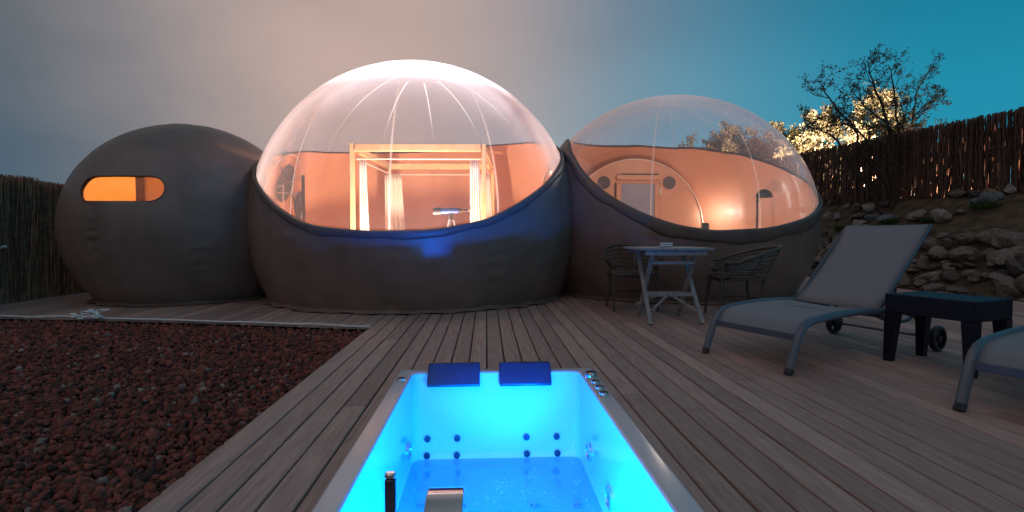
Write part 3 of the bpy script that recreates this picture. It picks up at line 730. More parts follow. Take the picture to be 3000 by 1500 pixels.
for x_, s_ in ((1.60, -1), (2.12, 1)):
    leg((x_ - .035 * s_ * 0 + .0, 4.90, .005), (x_ - .02 * s_, 5.42, tz - .03)).build('leg', M['grey_wood'], tb, smooth=False)
    leg((x_ + .045 * s_ * -1, 5.44, .005), (x_ - .045 * s_, 4.97, tz - .03)).build('leg', M['grey_wood'], tb, smooth=False)
yA = 4.90 + .52 * (.27 / .72)
MB().box((1.86, yA, .275), (.50, .02, .042), bev=.003).build('stretcher', M['grey_wood'], tb, smooth=False)
MB().box((1.86, 5.44 - .47 * (.27 / .72), .275), (.46, .02, .03), bev=.003).build('stretcher', M['grey_wood'], tb, smooth=False)
MB().box((1.86, 5.02, .60), (.44, .02, .03), bev=.003).build('stretcher', M['grey_wood'], tb, smooth=False)
yb = 4.90 + .52 * (.11 / .72)
for a, b in (((1.83, yA, .262), (1.63, yb, .12)), ((1.89, yA, .262), (2.10, yb, .12))): MB().tube([a, b], .014, 4).build('brace', M['grey_wood'], tb, smooth=False)
MB().tube([(1.80, 5.26, .25), (1.58, 5.36, .14)], .014, 4).build('brace', M['grey_wood'], tb, smooth=False)
ds = thing('dish', 'small rounded pale lidded dish lying on the bistro table', 'dish', (1.86, 5.22, tz))
MB().box((1.86, 5.22, tz + .0135), (.128, .08, .026), bev=.012).build('base', M['ceramic'], ds, ang=60)
MB().box((1.86, 5.22, tz + .0365), (.126, .078, .019), bev=.009).build('lid', M['ceramic'], ds, ang=60)

def make_chair():
    t = thing('rattan_chair', 'dark rattan armchair turned sideways right of the bistro table', 'chair', (0, 0, 0), 0, 'rattan armchairs at the bistro table', local=True)
    m = M['rattan']
    # local: +x is the front
    hw, fx, bx, sz = .24, .23, -.20, .43
    seat = [[(fx - (fx - bx) * i / 8 + 0, -hw + .0 + 2 * hw * j / 8, sz - .02 * sin(pi * i / 8) * sin(pi * j / 8)) for j in range(9)] for i in range(9)]
    s_ = MB().grid(seat).build('seat', m, t); q = s_.modifiers.new('thick', 'SOLIDIFY'); q.thickness = .018
    MB().tube([(fx, -hw, sz), (fx, hw, sz), (bx, hw * .9, sz), (bx, -hw * .9, sz)], .016, 8, closed=True).build('seat_frame', m, t)
    for sy in (-1, 1):
        MB().tube(smooth_pts([(fx, sy * hw, sz), (fx + .01, sy * hw, .25), (fx + .025, sy * (hw + .01), .012)], 4), .0145, 8).build('leg', m, t)
        MB().tube(smooth_pts([(bx, sy * hw * .9, sz + .02), (bx + .02, sy * hw * .86, .27), (bx - .06, sy * hw * .95, .012)], 4), .0145, 8).build('leg', m, t)
    # hoop: sweeps from the front of one arm round the back to the other
    def hoop(f, h):
        """f 0..1 height fraction of the back basket"""
        P = []
        for k in range(25):
            a = -pi * .60 + pi * 1.20 * k / 24       # 0 = straight back
            ca = cos(a); back = max(0, ca)
            rx = .30 + .12 * f; ry = .255 + .065 * f
            x = -rx * ca * .95 - .03 + (.12 if ca < 0 else .12 * (1 - back))
            z = sz + .07 + (.10 + .155 * back ** .8) * f + .0 * h
            P.append((x, ry * sin(a), z))
        return P
    MB().tube(hoop(1, 0), .017, 8).build('arm_rail', m, t)
    for k, f_ in enumerate((0, .2, .4, .6, .8)):
        MB().tube(hoop(f_, 0), .0085 if k else .012, 6).build('rung', m, t)
    for sy in (-1, 1):
        e_ = hoop(1, 0)[0 if sy < 0 else -1]; l_ = hoop(0, 0)[0 if sy < 0 else -1]
        for dx in (0, -.028): MB().tube(smooth_pts([(fx + dx, sy * hw, sz + .01), (fx - .07 + dx, sy * (hw + .02), sz + .05), (l_[0] + .02 + dx * .6, l_[1], l_[2] + .01), (e_[0] + dx, e_[1], e_[2])], 5), .013, 8).build('arm_post', m, t)
        for kk in (5, 9):
            i_ = kk if sy < 0 else 24 - kk
            MB().tube([hoop(0, 0)[i_], hoop(.5, 0)[i_], hoop(1, 0)[i_]], .010, 6).build('spindle', m, t)
        MB().tube([(bx, sy * hw * .9, sz), hoop(0, 0)[9 if sy < 0 else 15]], .013, 8).build('back_post', m, t)
        MB().tube(smooth_pts([(fx, sy * hw * .96, .2), (fx - .02, sy * hw * .9, .36), (fx - .05, sy * hw * .6, .415)], 4), .008, 6).build('bracket', m, t)
    MB().tube(smooth_pts([(fx + .012, -hw, .22), (fx - .005, -hw * .75, .385), (fx - .01, 0, .40), (fx - .005, hw * .75, .385), (fx + .012, hw, .22)], 5), .009, 6).build('front_bow', m, t)
    MB().tube([(fx, -hw, .2), (bx, -hw * .85, .2)], .008, 6).build('stretcher', m, t)
    MB().tube([(fx, hw, .2), (bx, hw * .85, .2)], .008, 6).build('stretcher', m, t)
    MB().tube([(bx + .01, -hw * .85, .2), (bx + .01, hw * .85, .2)], .008, 6).build('stretcher', m, t)
    return t
ch = make_chair(); ch.location = (2.66, 5.30, .0); ch.rotation_euler = (0, 0, radians(172))
c2 = copy_tree(ch); c2.location = (1.69, 5.92, .0); c2.rotation_euler = (0, 0, radians(-92)); c2['label'] = 'dark rattan armchair half hidden behind the bistro table, facing out'

# ------------------------------------------------------------------ sun loungers and side table
def make_lounger(first=True):
    t = thing('sun_lounger', 'whole sun lounger with raised back, grey mesh sling and wheels', 'sun lounger', (0, 0, 0), 0, 'sun loungers on the deck', local=True)
    hw = .335; m = M['alu']
    prof = [(-.005, .012), (.045, .14), (.085, .235), (.125, .285), (.19, .318), (.30, .333), (.55, .350), (.80, .350), (1.0, .338), (1.25, .318)]
    curve = smooth_pts([(a, 0, b) for a, b in prof], 4)
    for sy in (-1, 1):
        MB().tube([(p.x, sy * hw, p.z) for p in curve], .023, 8, flat=(.75, 1.15)).build('side_rail', m, t, ang=50)
        MB().tube([(-.012, sy * hw, .003), (.004, sy * hw, .035)], .026, 8).build('foot', M['black_plastic'], t)
        MB().tube([(.02, sy * (hw + .012), .06), (.075, sy * (hw + .012), .2)], .006, 6).build('leg_groove', M['black_plastic'], t)
        MB().tube(smooth_pts([(1.25, sy * hw, .318), (1.42, sy * hw, .27), (1.52, sy * hw, .20), (1.60, sy * hw, .12)], 4), .019, 8).build('rear_leg', m, t)
        wy = sy * (hw + .055)
        w = MB().lathe([(.07, -.02), (.088, -.022), (.097, -.012), (.097, .012), (.088, .022), (.07, .02)], 28, (1.62, wy, .097), 'y', cap=False)
        wo_ = w.build('wheel', M['black_plastic'], t)
        hb = MB().lathe([(.022, -.022), (.022, .022)], 14, (1.62, wy, .097), 'y')
        for k in range(5):
            a = 2 * pi * k / 5; hb.tube([(1.62 + .015 * cos(a), wy, .097 + .015 * sin(a)), (1.62 + .075 * cos(a), wy, .097 + .075 * sin(a))], .011, 6)
        hb.build('hub', M['black_plastic'], wo_, off=(0, 0, 0))
        MB().tube(smooth_pts([(.98, sy * (hw - .03), .30), (1.2, sy * (hw - .05), .24), (1.42, sy * (hw - .05), .235), (1.50, sy * (hw - .04), .30)], 4), .012, 8).build('support_bar', m, t)
    MB().box((.083, 0, .225), (.016, 2 * hw - .03, .045), bev=.004).build('front_bar', m, t)
    MB().tube([(1.62, -hw - .04, .097), (1.62, hw + .04, .097)], .010, 8).build('axle', m, t)
    MB().tube([(1.0, -hw, .30), (1.0, hw, .30)], .014, 8).build('cross_tube', m, t)
    MB().tube([(.62, -hw, .335), (.62, hw, .335)], .014, 8).build('cross_tube', m, t)
    # sling of the seat: from the front bar over the rails
    sp_ = smooth_pts([(.088, 0, .235), (.130, 0, .290), (.195, 0, .326), (.30, 0, .342), (.55, 0, .357), (.78, 0, .356), (.965, 0, .344)], 6); rows = []
    for p in sp_:
        rows.append([(p.x, -hw + .015 + (2 * hw - .03) * j / 12, p.z - .014 * sin(pi * j / 12) * min(1, p.x * 3)) for j in range(13)])
    s_ = MB().grid(rows).build('seat_sling', M['mesh_cloth'], t, ang=0); q = s_.modifiers.new('thick', 'SOLIDIFY'); q.thickness = .005
    th = radians(43); Lb = .90; rows = []
    def bk(d, o=0): return (.975 + d * cos(th) - o * sin(th), .345 + d * sin(th) + o * cos(th))
    for i in range(11):
        d = Lb * i / 10; x_, z_ = bk(d, -.018 * sin(pi * i / 10)); rows.append([(x_, -hw + .03 + (2 * hw - .06) * j / 10, z_ - .006 * sin(pi * j / 10)) for j in range(11)])
    s_ = MB().grid(rows).build('back_sling', M['mesh_cloth'], t, ang=0); q = s_.modifiers.new('thick', 'SOLIDIFY'); q.thickness = .005
    a, b = bk(0, -.012), bk(Lb, -.012)
    fr = MB().tube([(a[0], -hw + .02, a[1]), (b[0], -hw + .02, b[1]), (b[0], hw - .02, b[1]), (a[0], hw - .02, a[1])], .016, 8, flat=(.8, 1)); fr.build('back_frame', m, t, ang=50)
    a2 = bk(.5, -.03)
    for sy in (-1, 1): MB().tube([(a2[0], sy * .22, a2[1]), (1.38, sy * .22, .25)], .010, 8).build('prop', m, t)
    return t
lg = make_lounger(); LA = atan2(.641, 1.499)
lg.location = (1.767, 3.404, 0); lg.rotation_euler = (0, 0, LA)
l2 = copy_tree(lg); l2.location = (1.767 + .73, 3.404 - 1.30, 0); l2['label'] = 'sun lounger cut off by the picture edge, only its foot end showing'

st = thing('side_table', 'low dark navy resin side table with slotted top between the loungers', 'side table', (3.075, 3.265, 0), atan2(-.462, .174), local=True)
# local x: long side (towards camera right), local y: short side
LX, LY, TZ = .52, .43, .472
for k in range(17):
    MB().box((-LX / 2 + .035 + (LX - .07) * k / 16, 0, TZ - .005), (.0155, LY - .05, .010), bev=.002).build('slat', M['slat'], st, smooth=False)
for sy in (-1, 1): MB().box((0, sy * (LY / 2 - .012), TZ - .065), (LX, .024, .13), bev=.005).build('apron', M['resin'], st, smooth=False)
for sx in (-1, 1): MB().box((sx * (LX / 2 - .012), 0, TZ - .0655), (.0235, LY - .05, .128), bev=.004).build('apron', M['resin'], st, smooth=False)
for sx in (-1, 1):
    for sy in (-1, 1):
        g = MB(); z1 = TZ - .131
        V = []
        for z, w in ((z1, .075), (.0, .048)):
            x0 = sx * LX / 2; y0 = sy * LY / 2
            V += [(x0, y0, z), (x0 - sx * w, y0, z), (x0 - sx * w, y0 - sy * w, z), (x0, y0 - sy * w, z)]
        g.add(V, [(0, 1, 2, 3), (7, 6, 5, 4), (0, 4, 5, 1), (1, 5, 6, 2), (2, 6, 7, 3), (3, 7, 4, 0)])
        g.build('leg', M['resin'], st, smooth=False)

# ------------------------------------------------------------------ white rope along the terrace edge
RP = [(-5.9, 5.83, .012), (-5.2, 5.71, .016), (-4.81, 5.64, .012), (-4.52, 5.63, .02), (-4.2, 5.55, .012), (-4.0, 5.52, .012), (-3.67, 5.46, .01), (-3.35, 5.385, .016), (-3.0, 5.32, .012), (-2.64, 5.24, .01), (-2.3, 5.165, .016), (-1.96, 5.08, .012), (-1.63, 5.0, .02), (-1.34, 4.925, .012), (-1.1, 4.868, .012)]
tag(MB().tube(smooth_pts(RP, 6), .0072, 8).build('rope', M['rope'], ang=0), 'long white rope lying along the edge between gravel and deck', 'rope')
kn = thing('rope_knot', 'tangled knot of frayed white rope ends on the deck edge', 'rope knot', (-4.15, 5.53, 0))
rk_ = random.Random(11)
for cx, nn, sp_ in ((-4.25, 4, .05), (-4.06, 7, .075)):
    for _ in range(nn):
        p = Vector((cx + rk_.uniform(-.04, .04), 5.53 + rk_.uniform(-.02, .02), .03)); P = [p.copy()]
        for _k in range(5): p = p + Vector((rk_.uniform(-1, 1) * sp_, rk_.uniform(-.6, .4) * sp_ * .6, rk_.uniform(-.5, .75) * .05)); p.z = max(.008, min(.10, p.z)); P.append(p.copy())
        MB().tube(smooth_pts(P, 4), [.0075] * 16 + [.005] * 5, 6).build('strand', M['rope'], kn, ang=0)
hs = [(-6.35, 6.45, .52), (-6.2, 6.62, .62), (-6.08, 6.68, .70), (-6.01, 6.70, .735), (-5.99, 6.70, .72)]
tag(MB().tube(smooth_pts(hs, 5), .017, 8).build('hose', M['white'], ang=0), 'bent white hose end sticking out beside the dark brush fence', 'hose')

# ------------------------------------------------------------------ left brush fence
def brush_bundle(x0, y0, x1, y1, h, n, seed):
    rs = np.random.RandomState(seed); VV, FF, CC = [], [], []
    for k in range(n):
        t = rs.rand(); x = x0 + (x1 - x0) * t + rs.uniform(-.05, .05); y = y0 + (y1 - y0) * t + rs.uniform(-.02, .02)
        z0 = rs.uniform(-.05, h * .6) if rs.rand() < .6 else -.05; z1 = min(h + rs.uniform(-.07, .025), z0 + rs.uniform(.5, 1.5)) if rs.rand() < .55 else h + rs.uniform(-.08, .025)
        r_ = rs.uniform(.003, .0065); lx, ly = rs.normal(0, .035, 2); o = len(VV) * 9
        V = []
        for q in range(3):
            s_ = q / 2; bx = x + lx * s_ + rs.normal(0, .008); by = y + ly * s_ + rs.normal(0, .006); z = z0 + (z1 - z0) * s_
            for a in (0, 2.1, 4.2): V.append((bx + r_ * cos(a), by + r_ * sin(a), z))
        VV.append(V); F = []
        for q in range(2):
            for j in range(3): F.append([o + q * 3 + j, o + q * 3 + (j + 1) % 3, o + q * 3 + 3 + (j + 1) % 3, o + q * 3 + 3 + j])
        FF += F; CC.append(np.tile(np.array((.56, .245, .15)) * rs.uniform(.5, 1.4), (9, 1)))
    return np.array(VV).reshape(-1, 3), np.array(FF), np.concatenate(CC)
bf = thing('brush_fence', 'dark dense heather brush fence beside the left bubble', 'fence', (-6.15, 7.0, 0))
yy_ = 4.6; hcur = [1.69, 1.70, 1.62, 1.70, 1.66, 1.65, 1.63, 1.64, 1.61, 1.60, 1.60, 1.6, 1.6, 1.6]
for k in range(14):
    a, b = yy_, yy_ + .34; yy_ = b - .0
    V, F, C_ = brush_bundle(-6.20, a, -6.17, b, hcur[k], 620, 100 + k)
    V = V - np.array(bf['base']); npmesh('brush_bundle', V, F, M['brushwood'], bf, col=C_)
MB().box((-6.24, 7.0, .78), (.02, 5.0, 1.54)).build('backing', mat('backing', (.03, .022, .017), .95, var=.3), bf, smooth=False)
for z in (.45, 1.25): MB().tube([(-6.11, 4.6, z), (-6.10, 9.3, z)], .003, 5).build('wire', M['alu'], bf)
tag(MB().tube([(-6.31, 6.6, -.1), (-6.33, 6.6, 1.72)], .03, 10).build('fence_post', M['alu']), 'thin pale metal post at the end of the brush fence', 'post')

# ------------------------------------------------------------------ right cane fence
fe = thing('cane_fence', 'tall brown cane fence on top of the stony slope, light leaking through', 'fence', (9.0, 10.0, 1.6))
def cane_mesh(k):
    r_ = random.Random(200 + k); P = []; x = y_ = 0
    for i in range(14): P.append((x + r_.gauss(0, .006), y_ + r_.gauss(0, .006), i * 1.54 / 13)); x += r_.gauss(0, .003); y_ += r_.gauss(0, .003)
    rr = [.0135 * (1 + .14 * r_.uniform(-1, 1)) for _ in P]
    return MB().tube(P, rr, 6).mesh('stalk', M['cane'], ang=0)
CM = [cane_mesh(k) for k in range(14)]
def fpt(Y, d=0): return (Xf(Y) + d, Y, terr(Xf(Y), Y) - .08)
N = 300
for k in range(N):
    Y = 7.6 + (14.6 - 7.6) * (k + RND.uniform(-.3, .3)) / N
    if RND.random() < .05: continue
    o = link('stalk', RND.choice(CM), fe); p = fpt(Y, RND.gauss(0, .022)); h = RND.uniform(.975, 1.0)
    o.location = (p[0] - 9.0, p[1] - 10.0, p[2] - 1.6); s_ = RND.uniform(.75, 1.35); o.scale = (s_, s_, h); o.rotation_euler = (RND.gauss(0, .012), RND.gauss(0, .012), RND.uniform(0, 6))
def cane_mass(y0, y1, step, d, keep, name, seed, r0=.012, h=1.53):
    r_ = random.Random(seed); g = MB(); Y = y0
    while Y < y1:
        Y += step * r_.uniform(.6, 1.4)
        if r_.random() > keep: continue
        p = fpt(Y, d + r_.gauss(0, .008)); q = r_.uniform(.6, 1.1) * r0; hh = h * r_.uniform(.965, 1.0)
        g.tube([(p[0] + r_.gauss(0, .007), p[1] + r_.gauss(0, .007), p[2] + hh * i / 8) for i in range(9)], [q * r_.uniform(.85, 1.15) for i in range(9)], 5)
    o = g.build(name, M['cane'], fe, ang=0); o['kind'] = 'stuff'
cane_mass(3.5, 7.6, .024, 0, .95, 'stalk_mass', 1); cane_mass(14.6, 20, .026, 0, .95, 'stalk_mass', 2)
for d_, sd in ((.05, 3), (.085, 4)):
    cane_mass(3.5, 10.2, .024, d_, .86, 'stalk_mass', sd); cane_mass(10.2, 20, .022, d_, .93, 'stalk_mass', sd + 5)
for z in (.35, .9, 1.35): MB().tube([(fpt(Y)[0] - .02, Y, fpt(Y)[2] + z) for Y in (3.5, 7, 10, 13, 16, 20)], .004, 5).build('wire', M['alu'], fe)
# screen added behind it to catch lamp light, so the fence gaps glow
rs_ = thing('added_screen', 'pale reed screen added behind the cane fence so its gaps glow', 'fence', (10, 9, 1.6))
g = MB(); r_ = random.Random(9); Y = 4.0
while Y < 13.0:
    Y += r_.uniform(.03, .05); p = fpt(Y, .95); g.tube([p, (p[0], p[1] + r_.gauss(0, .01), p[2] + r_.uniform(1.30, 1.42))], .024, 4)
o = g.build('added_reeds', mat('added_reeds', (.42, .27, .20), .85, var=.35, vscale=9), rs_, ang=0); o['kind'] = 'stuff'
lamp('garden_lamp', (Xf(6.4) + .55, 6.4, 2.5), 2600, (1, .50, .32), .1, 'SPOT', rot=(-.17, 1, -.08), spot_size=radians(34), spot_blend=.5)
lamp('garden_lamp', (Xf(10.6) + .5, 10.6, 1.75), 150, (1, .62, .42), .06)

# ------------------------------------------------------------------ stones
def stone_mesh(k, sub=3):
    V, F = ico(sub); rr = np.random.RandomState(300 + k); D = np.zeros(len(V))
    for _ in range(9):
        d = rr.normal(size=3); d /= np.linalg.norm(d); fq = rr.uniform(1.5, 7); D += .22 / fq * np.sin(V @ d * fq + rr.uniform(0, 6)) * 1.3
    V = V * (1 + D)[:, None]
    for _ in range(9):
        d = rr.normal(size=3); d /= np.linalg.norm(d); h = rr.uniform(.55, .85); s_ = V @ d; V = V - np.maximum(0, s_ - h)[:, None] * d * .92
    for fq, am in ((9, .035), (15, .025)):
        d = rr.normal(size=(3, 3)); V = V * (1 + am * (np.sin(V @ d[0] * fq) + np.sin(V @ d[1] * fq + 1) * np.sin(V @ d[2] * fq)))[:, None]
    V = V + rr.normal(0, .02, V.shape)
    g = MB(); g.v = [tuple(p) for p in V]; g.f = [tuple(int(i) for i in q) for q in F]
    return g.mesh('stone', M['stone'], ang=28)
SM = [stone_mesh(k) for k in range(10)]
def put_stone(name, parent, p, sx, sy, sz_, base=(0, 0, 0)):
    o = link(name, RND.choice(SM), parent); o.location = (p[0] - base[0], p[1] - base[1], p[2] - base[2]); o.scale = (sx, sy, sz_)
    o.rotation_euler = (RND.uniform(-.35, .35), RND.uniform(-.35, .35), RND.uniform(0, 6.28)); return o
rw = thing('stone_bank', 'rough dry stone retaining bank at the foot of the slope', 'stone bank', (7.6, 8.5, 0))
cnt = 0
Y = 5.6
for row in range(7):
    Y = 6.0 + RND.uniform(0, .2)
    while Y < 13.2:
        s_ = RND.choice((.06, .07, .09, .11, .13, .16, .21)) * (1.1 if row < 2 else 1.0); Y += s_ * 1.9
        if cnt >= 296: break
        u = .02 + row * .058 + RND.uniform(-.04, .04); X = Xb(Y) + u * (Xf(Y) - Xb(Y)); z = terr(X, Y)
        put_stone('stone', rw, (X - .02, Y, z + RND.uniform(-.05, .03)), s_ * RND.uniform(.75, 1.15), s_ * RND.uniform(.9, 1.5), s_ * RND.uniform(.55, .95), (7.6, 8.5, 0)); cnt += 1
BO = [(8.52, 9.19, .20, 'largest pale pitted boulder alone on the middle of the slope'), (8.46, 9.71, .18, 'long pale boulder just left of the largest boulder on the slope'), (8.69, 9.0, .07, 'small upright pale rock just right of the largest boulder'),
      (9.05, 8.75, .165, 'bluish grey boulder high on the slope near the right picture edge'), (8.92, 8.86, .15, 'flat brown boulder leaning on the bluish boulder'), (9.12, 9.48, .14, 'rounded boulder at the fence foot, first of the rocks right of the tree'), (9.16, 9.19, .13, 'low flat boulder second along the fence foot right of the tree'),
      (9.29, 8.67, .12, 'pale rock at the fence foot cut by the right picture edge'), (9.22, 8.95, .12, 'ochre tinted flat rock third along the fence foot right of the tree'), (8.64, 11.12, .15, 'pale square rock between the two leaning tree stems'), (8.62, 11.5, .15, 'brownish rock left of the tree foot under the fence'), (8.77, 10.85, .13, 'grey rock against the tree foot under the fence'),
      (8.35, 11.1, .14, 'brown rock in the middle of the slope below the tree'), (8.36, 10.72, .15, 'bluish rock in the slope left of two pale boulders'), (8.36, 10.32, .16, 'half sunken grey rock between bluish rock and long pale boulder'), (8.17, 10.82, .15, 'white angular rock just above the top of the lounger back'),
      (8.29, 12.07, .13, 'pale rock on the slope touching the right bubble outline'), (8.27, 11.71, .12, 'flat light rock near the right bubble, second from it'), (8.62, 11.84, .10, 'small pale rock at the fence foot near the right bubble')]
TINT = {k: mat('stone_' + k, c, .85, var=.4, vscale=5, bump=1, bscale=14, rnd=.15, spec=.2, detail=8) for k, c in (('bluish', (.13, .155, .175)), ('pale', (.27, .24, .22)), ('white', (.34, .32, .30)), ('brown', (.17, .125, .09)), ('ochre', (.24, .175, .10)), ('light', (.25, .24, .23)))}
for x_, y_, s_, lb in BO:
    o = put_stone('boulder', None, (x_, y_, terr(x_, y_) + s_ * .25), s_ * RND.uniform(.9, 1.1), s_ * RND.uniform(1.0, 1.35), s_ * RND.uniform(.7, .85)); tag(o, lb, 'boulder', 'boulders on the slope')
    kind_ = next((k for k in ('bluish', 'pale', 'white', 'brown', 'ochre', 'light') if k in lb), None)
    if kind_: o.material_slots[0].link = 'OBJECT'; o.material_slots[0].material = TINT[kind_]

# ------------------------------------------------------------------ plants
def leaf_mesh(name, P, D, size, m, parent, tones, rs, base, asp=.5):
    P = np.asarray(P); n = len(P); a = rs.normal(size=(n, 3)); a /= np.linalg.norm(a, axis=1)[:, None]
    if D is not None: a = a * .8 + np.asarray(D); a /= np.linalg.norm(a, axis=1)[:, None]
    b = np.cross(a, rs.normal(size=(n, 3))); b /= np.linalg.norm(b, axis=1)[:, None] + 1e-9
    s_ = size * rs.uniform(.6, 1.3, n)[:, None]; c = np.cross(a, b)
    V = np.stack([P, P + a * s_ * .5 + b * s_ * asp * .5 + c * s_ * .08, P + a * s_, P + a * s_ * .5 - b * s_ * asp * .5 + c * s_ * .08], 1).reshape(-1, 3) - np.array(base)
    F = np.arange(4 * n).reshape(n, 4); t = np.asarray(tones)[rs.randint(len(tones), size=n)] * rs.uniform(.7, 1.25, (n, 1))
    return npmesh(name, V, F, m, parent, col=np.repeat(t, 4, 0))
class Tree:
    def __init__(s, seed): s.r = random.Random(seed); s.g = MB(); s.L = []; s.D = []
    def limb(s, P, r0, r1, lv, dens):
        n = len(P); s.g.tube(P, [r0 + (r1 - r0) * i / (n - 1) for i in range(n)], 6 if lv < 2 else 4)
        if lv >= 2:
            for i in range(1, n):
                for _ in range(dens if s.r.random() < .85 else dens * 2):
                    if s.r.random() < .62: s.L.append(tuple(P[i] + Vector((s.r.gauss(0, .02), s.r.gauss(0, .02), s.r.gauss(0, .02))))); s.D.append(tuple((P[i] - P[i - 1]).normalized() * .6))
    def branch(s, p, d, L, r_, lv, mx, dens, spread=.75, up=.12):
        k = 5; P = [p.copy()]; q = d.normalized()
        for i in range(k):
            q = (q + Vector((s.r.gauss(0, .17), s.r.gauss(0, .17), s.r.gauss(0, .15) + up * .3))).normalized(); p = p + q * L / k; P.append(p.copy())
        s.limb(P, r_, r_ * .45, lv, dens)
        if lv < mx:
            for c in range(s.r.choice((2, 3, 3)) if lv < mx - 1 else s.r.choice((3, 4))):
                i = s.r.randint(2, k); o = Vector((s.r.gauss(0, 1), s.r.gauss(0, 1), s.r.gauss(.1, .8))); o = (o - q * o.dot(q)).normalized()
                s.branch(P[i], q + o * spread, L * s.r.uniform(.5, .75), r_ * .5, lv + 1, mx, dens, spread, up)
STEMS = [[(8.69, 10.6, 1.64), (8.42, 10.51, 2.03), (8.09, 10.43, 2.35), (7.75, 10.34, 2.62), (7.55, 10.26, 3.09), (7.15, 10.17, 3.42), (6.82, 10.09, 3.74), (6.68, 10.0, 3.94)],
    [(8.36, 10.6, 1.53), (8.07, 10.56, 2.0), (7.73, 10.52, 2.31), (7.36, 10.48, 2.85), (7.0, 10.44, 3.05), (6.65, 10.4, 3.14)],
    [(8.79, 10.65, 1.64), (8.85, 10.71, 2.29), (8.94, 10.77, 3.13), (8.89, 10.83, 3.65), (8.86, 10.89, 4.2), (8.83, 10.95, 4.6)],
    [(8.76, 10.65, 1.64), (8.54, 10.55, 2.53), (8.5, 10.45, 3.06), (8.08, 10.35, 3.35), (7.71, 10.25, 3.55), (7.57, 10.15, 3.79)],
    [(8.8, 10.65, 1.64), (8.7, 10.61, 2.67), (8.44, 10.57, 3.5), (8.18, 10.53, 3.96), (8.03, 10.49, 4.26), (8.05, 10.45, 4.47)],
    [(8.89, 10.7, 1.65), (9.11, 10.8, 2.44), (9.32, 10.9, 3.16), (9.46, 11.0, 3.7), (9.61, 11.1, 4.06), (9.83, 11.2, 4.36)],
    [(8.89, 10.7, 1.65), (9.15, 10.75, 2.57), (9.25, 10.8, 3.35), (9.57, 10.85, 3.69), (9.84, 10.9, 3.82)],
    [(8.69, 10.6, 1.64), (8.48, 10.7, 2.29), (8.2, 10.8, 2.97), (7.93, 10.9, 3.25), (7.72, 11.0, 3.3), (7.16, 11.1, 3.23)],]
tr = thing('small_tree', 'dark sparse many stemmed small tree standing before the cane fence', 'tree', (8.7, 10.65, 1.45))
T = Tree(21)
for i, Pts in enumerate(STEMS):
    Pts = [(Pts[0][0] + (8.72 - Pts[0][0]) * .5, Pts[0][1], Pts[0][2] - .30)] + list(Pts)
    P = smooth_pts(Pts, 3); n = len(P); r0 = .042 if i not in (5, 6) else .03
    P = [p + Vector((T.r.gauss(0, .012), T.r.gauss(0, .012), T.r.gauss(0, .01))) for p in P]
    T.g.tube(P, [r0 + (.008 - r0) * k / (n - 1) for k in range(n)], 7)
    for k in range(n // 3, n):
        if T.r.random() < .92:
            d = (P[min(k + 1, n - 1)] - P[k - 1]).normalized(); o = Vector((T.r.gauss(0, 1), T.r.gauss(0, 1), T.r.gauss(.15, .8))); o = (o - d * o.dot(d)).normalized()
            T.branch(P[k], d * .7 + o * .8, T.r.uniform(.26, .48) * (1 if k < n * .75 else .7), .010, 1, 3, 2)
T.g.build('trunk', M['bark'], tr, ang=0)
rsn = np.random.RandomState(4)
leaf_mesh('crown', T.L, T.D, .044, M['leaf_dark'], tr, [(.085, .095, .042), (.06, .07, .035), (.11, .10, .05), (.07, .06, .04)], rsn, (8.7, 10.65, 1.45))
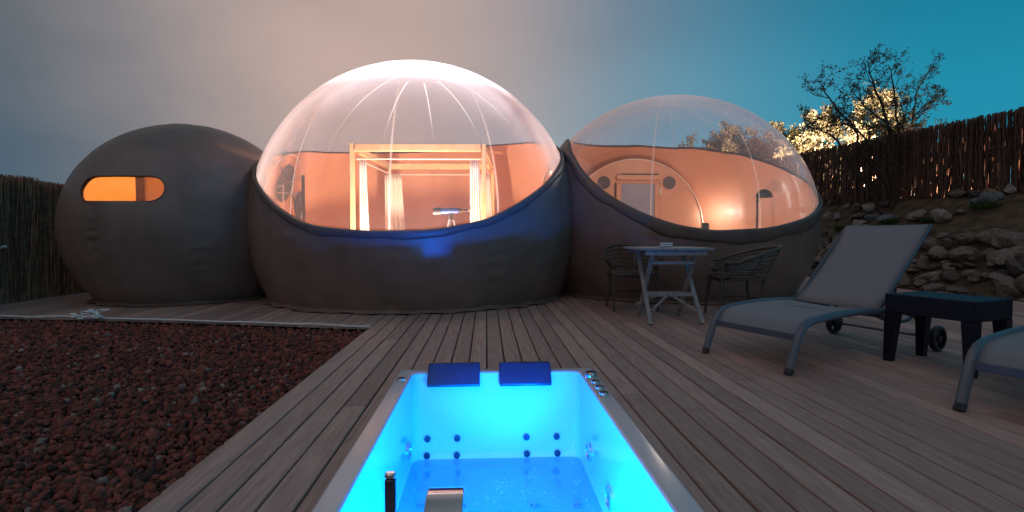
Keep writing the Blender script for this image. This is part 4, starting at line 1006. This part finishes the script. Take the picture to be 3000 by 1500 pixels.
def crown_tree(label, base, h, w, seed, n, tones, m, size, group='trees beyond the cane fence'):
    t = thing('bushy_tree', label, 'tree', base, 0, group); T = Tree(seed); b = Vector(base); c = b + Vector((0, 0, h * .22))
    T.g.tube([b - Vector((0, 0, .2)), b + Vector((.05, 0, h * .15)), c], [.09, .08, .07], 7)
    for k in range(9):
        a = 2.4 * k; el = T.r.uniform(.35, 1.35); d = Vector((cos(a) * cos(el) * w / h, sin(a) * cos(el) * w / h, sin(el)))
        T.branch(c, d, h * T.r.uniform(.42, .55), .045, 0, 3, 2, .8)
    T.g.build('trunk', M['bark'], t, ang=0)
    rs = np.random.RandomState(seed); L = np.array(T.L); D = np.array(T.D)
    idx = rs.randint(len(L), size=n); P = L[idx] + rs.normal(0, .055, (n, 3))
    leaf_mesh('crown', P, D[idx], size, m, t, tones, rs, base); return t
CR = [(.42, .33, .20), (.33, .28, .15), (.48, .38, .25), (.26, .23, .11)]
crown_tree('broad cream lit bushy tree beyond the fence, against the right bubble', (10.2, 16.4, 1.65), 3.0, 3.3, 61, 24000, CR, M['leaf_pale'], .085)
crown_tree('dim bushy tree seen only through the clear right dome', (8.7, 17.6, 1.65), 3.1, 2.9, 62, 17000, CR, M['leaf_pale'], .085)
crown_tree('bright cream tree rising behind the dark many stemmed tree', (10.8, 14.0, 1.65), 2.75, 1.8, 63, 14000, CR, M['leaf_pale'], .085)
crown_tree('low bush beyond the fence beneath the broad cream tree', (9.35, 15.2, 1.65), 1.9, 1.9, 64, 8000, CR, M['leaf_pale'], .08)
lamp('garden_lamp', (9.15, 12.3, 2.2), 5400, (1, .81, .60), .35, 'SPOT', rot=(1.9, 4.0, 1.6), spot_size=radians(130), spot_blend=.6)
for (x_, y_, w_, lb) in ((8.8, 8.64, .15, 'low green tuft high on the slope right of the largest boulder'), (8.41, 9.37, .09, 'small green tuft between largest boulder and lounger back'), (8.3, 10.12, .10, 'green tuft right above the lounger back, left of the long boulder'), (7.97, 11.09, .13, 'green tuft low on the bank near the right bubble')):
    rs = np.random.RandomState(int(x_ * 100)); n = 420; a = rs.uniform(0, 6.28, n); rr = w_ * np.sqrt(rs.rand(n))
    P = np.c_[x_ + rr * np.cos(a), y_ + rr * np.sin(a) * 1.3, np.full(n, terr(x_, y_) + .0)]; D = np.c_[np.cos(a) * .5, np.sin(a) * .5, np.full(n, 1.6)]
    o = leaf_mesh('grass_tuft', P, D, w_ * .9, M['grass'], None, [(.05, .10, .025), (.04, .075, .02), (.07, .11, .035)], rs, (0, 0, 0), .10)
    tag(o, lb, 'grass tuft', 'grass tufts on the slope')
